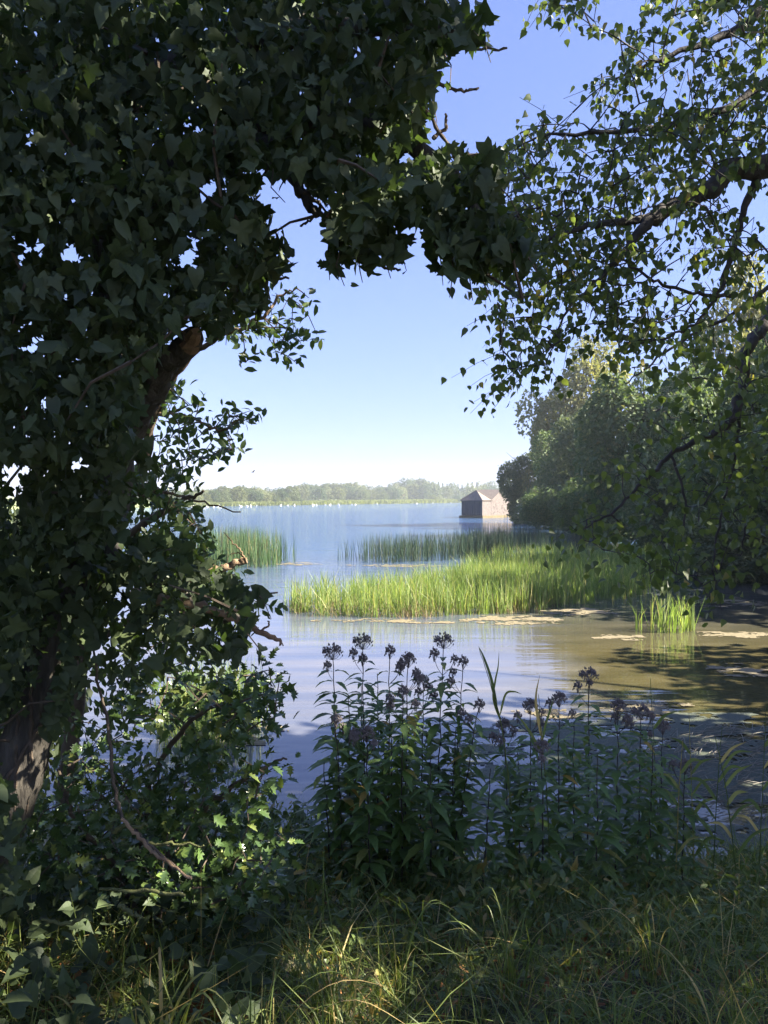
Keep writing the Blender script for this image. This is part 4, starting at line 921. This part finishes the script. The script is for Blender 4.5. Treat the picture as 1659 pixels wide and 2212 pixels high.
def agrimony(label, px, top, D, head=0, lean=0.0, base_px=None, leaves=1.0, group='hemp agrimony stems at the water edge', sidehead=True):
    tp = P(px, top, D); bx = P(base_px if base_px is not None else px, 1800, D)[0]; zb = float(zg(bx, D)) - .03
    b = np.array([bx, D, max(zb, -.25)]); t = thing('hemp_agrimony', label, 'plant', b, 0, group)
    loc = tp - b; c = curve([(0, 0, 0), loc * .35 + [lean * .03, 0, 0], loc * .7 - [lean * .02, 0, 0], loc], 5, .003)
    m = MB(); m.tube(c, np.linspace(.0055, .0022, len(c)), 5); m.build('stem', M_STEM, t)
    H = np.linalg.norm(loc); nn = int(H / .075); ph = random.random() * 3
    for i in range(nn):
        u = .10 + .86 * i / nn; p = np.array([np.interp(u, np.linspace(0, 1, len(c)), c[:, k]) for k in range(3)])
        if u < .22 and random.random() < .4: continue
        s0 = (.145 + .050 * sin(u * pi)) * leaves * (1.05 - .42 * u)
        for side in (0, pi):
            for j in (-1, 0, 1) if u < .85 else (0,):
                az = ph + i * pi / 2 + side + j * .75 + random.gauss(0, .12); up = random.uniform(-.05, .55)
                y = unit(np.array([cos(az), sin(az), up])); z = np.array([0, 0, 1.]) ; z = unit(z - (z @ y) * y); x = np.cross(y, z)
                part('leaf', ME_LANCE, t, mat4(np.stack([x, y, z], -1), p + y * .012, s0 * (1 if j == 0 else .72) * random.uniform(.85, 1.15)))
    if head >= 0:
        part('seed_head', HEADS[head], t, mat4(np.eye(3), loc + [0, 0, .01], 1.0))
        if sidehead:
            for k in range(random.choice([1, 2, 3])):
                a = random.uniform(0, 6.28); q0 = np.array([np.interp(.86, np.linspace(0, 1, len(c)), c[:, k2]) for k2 in range(3)]); q1 = q0 + [cos(a) * .07, sin(a) * .07, random.uniform(.06, .13)]
                m = MB(); m.tube(curve([q0, (q0 + q1) / 2 + [cos(a) * .015, sin(a) * .015, 0], q1], 3), .0016, 4, False); m.build('side_stem', M_STEM, t)
                part('seed_head', HEADS[2], t, mat4(np.eye(3), q1, random.uniform(.7, 1.0)))
A = [('hemp agrimony at the left end of the main clump with a wide flat seed head', 718, 1412, 4.6, 0, 0, 735), ('hemp agrimony with a dense dome head, second from the left and tallest on the left', 783, 1390, 4.7, 0, 0, 790),
     ('hemp agrimony with a tiny raised head just right of the dense left dome', 842, 1412, 4.6, 2, 0, 838), ('hemp agrimony with a ragged head in the centre of the main clump', 882, 1430, 4.5, 1, 0, 872),
     ('hemp agrimony tallest of the main clump with a big head above the right side', 958, 1388, 4.7, 0, 0, 938), ('hemp agrimony with small heads at the right edge of the main clump', 1000, 1435, 4.7, 2, 0, 965),
     ('short hemp agrimony in front of the main clump with a low brown head', 792, 1590, 4.2, 1, 0, 800), ('short leafy hemp agrimony low at the left of the main clump', 726, 1560, 4.4, 2, 0, 745),
     ('hemp agrimony with a faded head standing mid height in the main clump', 870, 1500, 4.3, 2, 0, 868), ('hemp agrimony half hidden between the centre and the tall right stem', 915, 1475, 4.8, 2, 0, 905),
     ('small hemp agrimony leaning out to the right of the main clump', 1035, 1528, 4.5, 2, 0, 960), ('leafy hemp agrimony filling the base of the main clump', 930, 1640, 4.2, -1, 0, 930),
     ('hemp agrimony with a pair of small heads left of the right-hand clump', 1088, 1572, 4.6, 1, 0, 1105), ('hemp agrimony with loose seed heads at the left of the right-hand clump', 1145, 1530, 4.5, 1, 0, 1150),
     ('hemp agrimony with twin round heads near the top of the right-hand clump', 1208, 1515, 4.6, 1, 0, 1205), ('hemp agrimony with the highest pale head of the right-hand clump', 1272, 1462, 4.9, 0, 0, 1270),
     ('hemp agrimony with a flat head in the middle of the right-hand clump', 1335, 1530, 4.6, 1, 0, 1330), ('hemp agrimony with a wide head right of the middle in the right-hand clump', 1385, 1542, 4.7, 0, 0, 1375),
     ('hemp agrimony with a small low head at the right edge of the right-hand clump', 1432, 1575, 4.8, 1, 0, 1415), ('short hemp agrimony in front of the right-hand clump', 1170, 1620, 4.2, 1, 0, 1175),
     ('short leafy hemp agrimony low in the middle of the right-hand clump', 1290, 1630, 4.2, -1, 0, 1290), ('leafy hemp agrimony between the two clumps', 1060, 1660, 4.2, -1, 0, 1040),
     ('hemp agrimony low on the right by the scum', 1480, 1660, 4.6, 1, 0, 1470)]
A += [('leafy headless hemp agrimony between the two domed heads on the left', 752, 1500, 4.5, -1, 0, 762), ('leafy hemp agrimony shoot right of the dense left dome', 815, 1455, 4.8, -1, 0, 820),
      ('bushy hemp agrimony shoot low in the centre of the main clump', 845, 1560, 4.4, -1, 0, 850), ('leafy hemp agrimony shoot at the lower left of the main clump', 700, 1640, 4.4, -1, 0, 715),
      ('leafy shoot between the twin heads and the pale head on the right', 1240, 1560, 4.7, -1, 0, 1240), ('leafy shoot filling the left of the right-hand clump', 1120, 1610, 4.7, -1, 0, 1125), ('leafy shoot at the right of the right-hand clump', 1410, 1610, 4.4, -1, 0, 1400)]
A += [('bushy leafy shoot at the lower right of the main clump', 985, 1570, 4.6, -1, 0, 965), ('leafy shoot behind the low brown head of the main clump', 780, 1480, 4.9, -1, 0, 785), ('leafy shoot behind the centre of the main clump', 900, 1530, 4.9, -1, 0, 895)]
for lab, px, top, D, hd, ln, bpx in A: agrimony(lab, px, top, D, hd, ln, bpx)

# ------------------------------------------------------------------ tall reed grasses on the bank
def reed_grass(label, path, leaves, D, r=.004):
    p = [P(a, b_, D) for a, b_ in path]; b = p[0].copy(); t = thing('reed_grass', label, 'reed', b, 0, 'tall reed grasses rooted on the bank')
    c = curve(p, 6, .001) - b; m = MB(); m.tube(c, np.linspace(r, .0015, len(c)), 5); m.build('stem', M_GRASS, t)
    for lp, w in leaves:
        cc = curve([P(a, b_, D + .02 * i) for i, (a, b_) in enumerate(lp)], 5) - b; n = len(cc); u = np.linspace(0, 1, n); ww = w * np.minimum(1, u * 6 + .3) * (1 - u ** 2.5) * .5
        sd = unit(np.cross(np.gradient(cc, axis=0), np.array([.35, -.9, .25]))); V = np.concatenate([cc - sd * ww[:, None], cc + [0, .004, 0], cc + sd * ww[:, None]])
        F = [[i, i + 1, n + i + 1, n + i] for i in range(n - 1)] + [[n + i, n + i + 1, 2 * n + i + 1, 2 * n + i] for i in range(n - 1)]
        m = MB(); m.add(V, F); m.build('leaf', M_GRASS, t)
reed_grass('tall reed grass with a drooping leaf in the gap between the clumps', [(1120, 1900), (1100, 1700), (1082, 1560), (1060, 1480), (1035, 1400)],
           [([(1075, 1540), (1062, 1470), (1045, 1420), (1033, 1395)], .018), ([(1082, 1560), (1066, 1510), (1070, 1470), (1076, 1440), (1078, 1405)], .013), ([(1080, 1545), (1092, 1500), (1110, 1494), (1128, 1500)], .013)], 4.3)
reed_grass('reed grass with two upright blades beside the loose seed heads', [(1190, 1900), (1180, 1700), (1170, 1600), (1163, 1500)], [([(1172, 1600), (1160, 1540), (1158, 1500), (1166, 1458)], .018), ([(1172, 1600), (1180, 1560), (1190, 1530), (1196, 1505)], .014), ([(1175, 1640), (1150, 1590), (1130, 1560), (1110, 1535)], .016)], 4.2)
for lab, x0, x1, top in [('slim reed grass crossing the brown water at the right', 1430, 1405, 1465), ('reed grass with pale leaves near the right edge', 1540, 1560, 1570), ('reed grass rising beside the duckweed', 1500, 1488, 1540),
                         ('dark reed grass standing at the far right edge', 1640, 1655, 1520), ('reed grass leaning left over the scum', 1590, 1545, 1590), ('short reed grass right of the right-hand clump', 1460, 1475, 1600)]:
    lv = []
    for k in range(6):
        y0 = 1850 - k * (1850 - top) / 7; xx = x0 + (x1 - x0) * (1850 - y0) / (1850 - top); s_ = random.choice([-1, 1]); L = random.uniform(50, 95)
        lv.append(([(xx, y0), (xx + s_ * L * .4, y0 - L * .5), (xx + s_ * L * .9, y0 - L * random.uniform(.35, .75))], random.uniform(.014, .024)))
    reed_grass(lab, [(x0, 1880), ((x0 + x1) / 2, 1700), (x1, top)], lv, random.uniform(3.8, 4.8), .003)

# ------------------------------------------------------------------ undergrowth and grass on the bank
def bank_pts(n, x0, x1, y0, y1, dens=None):
    x = rng.uniform(x0, x1, n); y = rng.uniform(y0, y1, n); ok = (np.abs(x) < .52 * y + .35) & (zg(x, y) > -.02); return np.stack([x[ok], y[ok]], -1)
q = bank_pts(46000, -3.2, 3.4, 1.5, 6.2); z = zg(q[:, 0], q[:, 1]); n = len(q); mb = MB()
tall = rng.random(n) < .06; h = np.where(tall, rng.uniform(.25, .50, n), rng.uniform(.06, .26, n))
blades(mb, np.stack([q[:, 0], q[:, 1], z - .01], -1), h, rng.uniform(.003, .0075, n), np.abs(rng.normal(size=n)) * .75, rng.normal(size=n) * 1.3, seg=4)
tag(mb.build('grass', M_GRASS), 'tangled rough grass covering the shaded bank', kind='stuff')
def undergrowth(n, x0, x1, y0, y1, h0, h1, s0, s1, T, label, mat=M_UNDER):
    q = bank_pts(n, x0, x1, y0, y1); z = zg(q[:, 0], q[:, 1]); n = len(q); cl = .5 + .5 * np.sin(q[:, 0] * 5 + 2 * np.sin(q[:, 1] * 3)); hh = rng.uniform(h0, h1, n) * (.5 + .5 * cl)
    mb = MB(); scatter(mb, T, np.stack([q[:, 0], q[:, 1], z + hh], -1), frames(n, (0, -.2, -.1), .9, (0, -.3, .9), .5), rng.uniform(s0, s1, n)); tag(mb.build('undergrowth', mat), label, kind='stuff')
undergrowth(11000, -2.0, 3.4, 3.3, 5.9, .02, .34, .03, .08, T_LANCE, 'low leafy undergrowth round the feet of the hemp agrimony')
undergrowth(5000, -3.0, -.4, 2.0, 5.6, .02, .36, .04, .07, T_IVY2, 'ground ivy and brambles under the leaning tree', M_IVY)
undergrowth(7000, -3.0, 3.2, 1.6, 4.6, .0, .14, .02, .05, T_BIRCH, 'low broad-leaved weeds woven through the grass of the bank')
q = bank_pts(2600, -2.6, 2.6, 1.5, 4.2); mb = MB(); n = len(q); scatter(mb, T_IV[4], np.stack([q[:, 0], q[:, 1], zg(q[:, 0], q[:, 1]) + rng.uniform(0, .05, n)], -1), frames(n, (1, 0, 0), .9, (0, 0, 1), .5), rng.uniform(.02, .05, n))
tag(mb.build('leaf_litter', M_DEAD), 'brown leaf litter lying under the grass', kind='stuff')
# arching grass tufts with single blades
def tuft(label, px, py, D, n, L, spread, w=.006):
    p = P(px, py, D); p[2] = float(zg(p[0], p[1])); t = thing('grass_tuft', label, 'grass', p, 0, 'arching grass tufts on the bank')
    for k in range(n):
        a = random.uniform(0, 6.28); l = L * random.uniform(.6, 1.15); s_ = spread * random.uniform(.4, 1.2); d = np.array([cos(a), sin(a) * .7, 0])
        c = curve([(0, 0, 0), d * l * .18 * s_ + [0, 0, l * .5], d * l * .5 * s_ + [0, 0, l * .72], d * l * .9 * s_ + [0, 0, l * .55]], 4) + [random.gauss(0, .03), random.gauss(0, .03), 0]
        nn = len(c); u = np.linspace(0, 1, nn); ww = w * random.uniform(.6, 1.4) * np.minimum(1, u * 5 + .4) * (1 - u ** 2) * .5; sd = unit(np.cross(np.gradient(c, axis=0), np.array([0, 0, 1.]) + .2 * rng.normal(size=3)))
        m = MB(); m.add(np.concatenate([c - sd * ww[:, None], c + sd * ww[:, None]]), [[i, i + 1, nn + i + 1, nn + i] for i in range(nn - 1)]); m.build('blade', M_GRASS, t)
for lab, px, py, D, n, L, s_, w in [
    ('broad-bladed arching grass tuft at the lower left', 350, 2080, 2.2, 26, .42, 1.0, .012), ('fine pale grass tuft below the main agrimony clump', 720, 1990, 2.7, 36, .45, 1.1, .005), ('sprawling sunlit grass tuft at the bottom centre', 730, 2120, 2.1, 40, .40, 1.2, .005),
    ('thin grass tuft beside the bottom left dead leaves', 470, 2170, 2.0, 30, .34, 1.1, .006), ('tall thin grass tuft in front of the agrimony stems', 850, 1960, 3.0, 22, .55, .7, .005), ('grass tuft under the right-hand agrimony clump', 1100, 1960, 3.0, 34, .45, 1.1, .005),
    ('pale upright grass tuft right of the bottom centre', 1330, 2050, 2.4, 26, .45, .7, .006), ('dry grass tuft at the bottom right', 1270, 2160, 2.1, 30, .38, 1.1, .005), ('grass tuft at the right edge of the bank', 1560, 2080, 2.4, 30, .42, 1.1, .005),
    ('low grass tuft in the dark hollow at the right', 1420, 1920, 3.0, 28, .42, 1.0, .005), ('small grass tuft at the foot of the ivy-covered tree', 180, 2090, 2.3, 22, .32, 1.0, .007), ('grass tuft half way between the holly and the bottom centre', 560, 2060, 2.3, 30, .38, 1.1, .005),
    ('lank grass tuft at the bottom beside the single orange leaf', 1000, 2170, 2.0, 28, .36, 1.1, .005)]: tuft(lab, px, py, D, n, L, s_, w)
# dead leaves
m = MB(); m.add(*leaf_template([(0, 0, 0), (.06, .30, -.12), (.22, .52, .12), (.36, .26, .34), (.62, .38, .60), (1, 0, 1)], .5, -.3, .05)); ME_DEAD = m.mesh('fallen_leaf', M_DEAD)
DL = [(972, 2170, .06, 'single orange fallen leaf on the dark grass right of bottom centre'), (515, 1935, .07, 'curled brown leaf caught in the sunlit holly'), (480, 1950, .05, 'small brown leaf beside the curled one in the sunlit holly'),
      (180, 2170, .09, 'large brown dead leaf at the bottom left corner'), (160, 2120, .07, 'pinkish dead leaf above the large one at bottom left'), (430, 2195, .08, 'pale orange dead leaf at the bottom edge left of centre'),
      (470, 2200, .07, 'bright dead leaf touching the bottom edge left of centre'), (370, 2080, .06, 'dull brown dead leaf among the broad-bladed grass'), (415, 2130, .06, 'russet dead leaf under the thin grass tuft'), (700, 2120, .06, 'brown dead leaf in the sprawling bottom centre tuft'),
      (1140, 1850, .05, 'small red-brown dead leaf hanging in the undergrowth below the right-hand clump'), (740, 1862, .05, 'dull dead leaf under the main agrimony clump'), (650, 2160, .05, 'small orange dead leaf left of the sprawling tuft'), (560, 2060, .05, 'faded dead leaf standing on edge in the grass')]
for px, py, s_, lab in DL:
    tt = math.tan(math.atan((py - 1106) / FPX) + PITCH); D = 2.0
    for _ in range(12):
        xx = (px - 829.5) / FPX * D; D = (EYE - float(zg(xx, D)) - .09) / tt
    p = P(px, py, D); f = frames(1, (.5, -.3, .5), .5, (0, -.6, .6), .4)[0]
    o = bpy.data.objects.new('fallen_leaf', ME_DEAD); COL.objects.link(o); o.matrix_world = mat4(f, p, s_); tag(o, lab, 'leaf', 'dead leaves on the bank')

# ------------------------------------------------------------------ birds
def swan_mesh():
    m = MB(); u = np.linspace(0, pi, 9); prof = [(-.55 + 1.1 * i / 8, .02 + .23 * sin(a) ** .8) for i, a in enumerate(u)]
    m.tube([(x, 0, .12 + .12 * (x < -.3) * (-x - .3)) for x, r in prof], [r for x, r in prof], 9)
    m.tube(curve([(.42, 0, .15), (.55, 0, .32), (.47, 0, .52), (.50, 0, .66), (.60, 0, .70)], 4), np.linspace(.075, .042, 17), 7)
    m.tube([(.56, 0, .70), (.63, 0, .70), (.70, 0, .68)], [.045, .055, .03], 7); a = m.mesh('swan_body', M_SWAN, True)
    m = MB(); m.tube([(.69, 0, .68), (.80, 0, .655)], [.026, .012], 6); return a, m.mesh('bill', M_BILL, True)
SB, SBILL = swan_mesh()
m = MB(); m.tube([(-.5, .0, .22), (-.1, .0, .34), (.25, 0, .24)], [.04, .17, .05], 7); SWING = m.mesh('wing', M_SWAN, True)
def swan(label, x, y, s, rz, group=None, wings=False):
    t = thing('swan', label, 'swan', (x, y, 0), rz, group); t.scale = (s, s, s); part('body', SB, t)
    part('bill', SBILL, t)
    if wings:
        for q in (-1, 1): part('wing', SWING, t, loc=(0, .12 * q, 0))
for px in [415, 421, 428, 440, 448, 462, 466, 471, 478, 520, 534, 542, 554, 606, 621, 636, 676, 679, 684, 703, 713, 732, 760, 768, 814, 901, 935, 974, 1022]:
    D = shore_D(px) - random.uniform(4, 26); swan('tiny white swan afloat in the line off the far shore', (px - 829.5) / FPX * D, D, random.uniform(.75, 1.0), random.uniform(0, 6.28), 'swans off the far shore')
D = 150; swan('lone swan on the open water ahead of the far line', (733 - 829.5) / FPX * 300, 300, .9, 2.0)
D = 46; w_ = P(459, 1168, D); swan('preening white swan behind the left bulrushes', w_[0], D, .8, 2.6, None, True)
c = P(547, 1020, 60); t = thing('flying_bird', 'small grey bird flying above the far trees', 'bird', c, .5)
m = MB(); m.tube([(-.2, 0, 0), (-.05, 0, .01), (.12, 0, .02), (.2, 0, .01)], [.01, .045, .04, .012], 7); m.build('body', M_BIRD, t)
for s_ in (-1, 1):
    m = MB(); V = np.array([(.08, 0, .03), (-.08, 0, .03), (.10, .22 * s_, .16), (-.02, .22 * s_, .16), (.0, .5 * s_, .12)]); m.add(np.vstack([V, V + [0, 0, .012]]), [[0, 1, 3], [0, 3, 2], [2, 3, 4], [5, 8, 6], [5, 7, 8], [7, 9, 8]]); m.build('wing', M_BIRD, t)
t.scale = (.9, .9, .9)
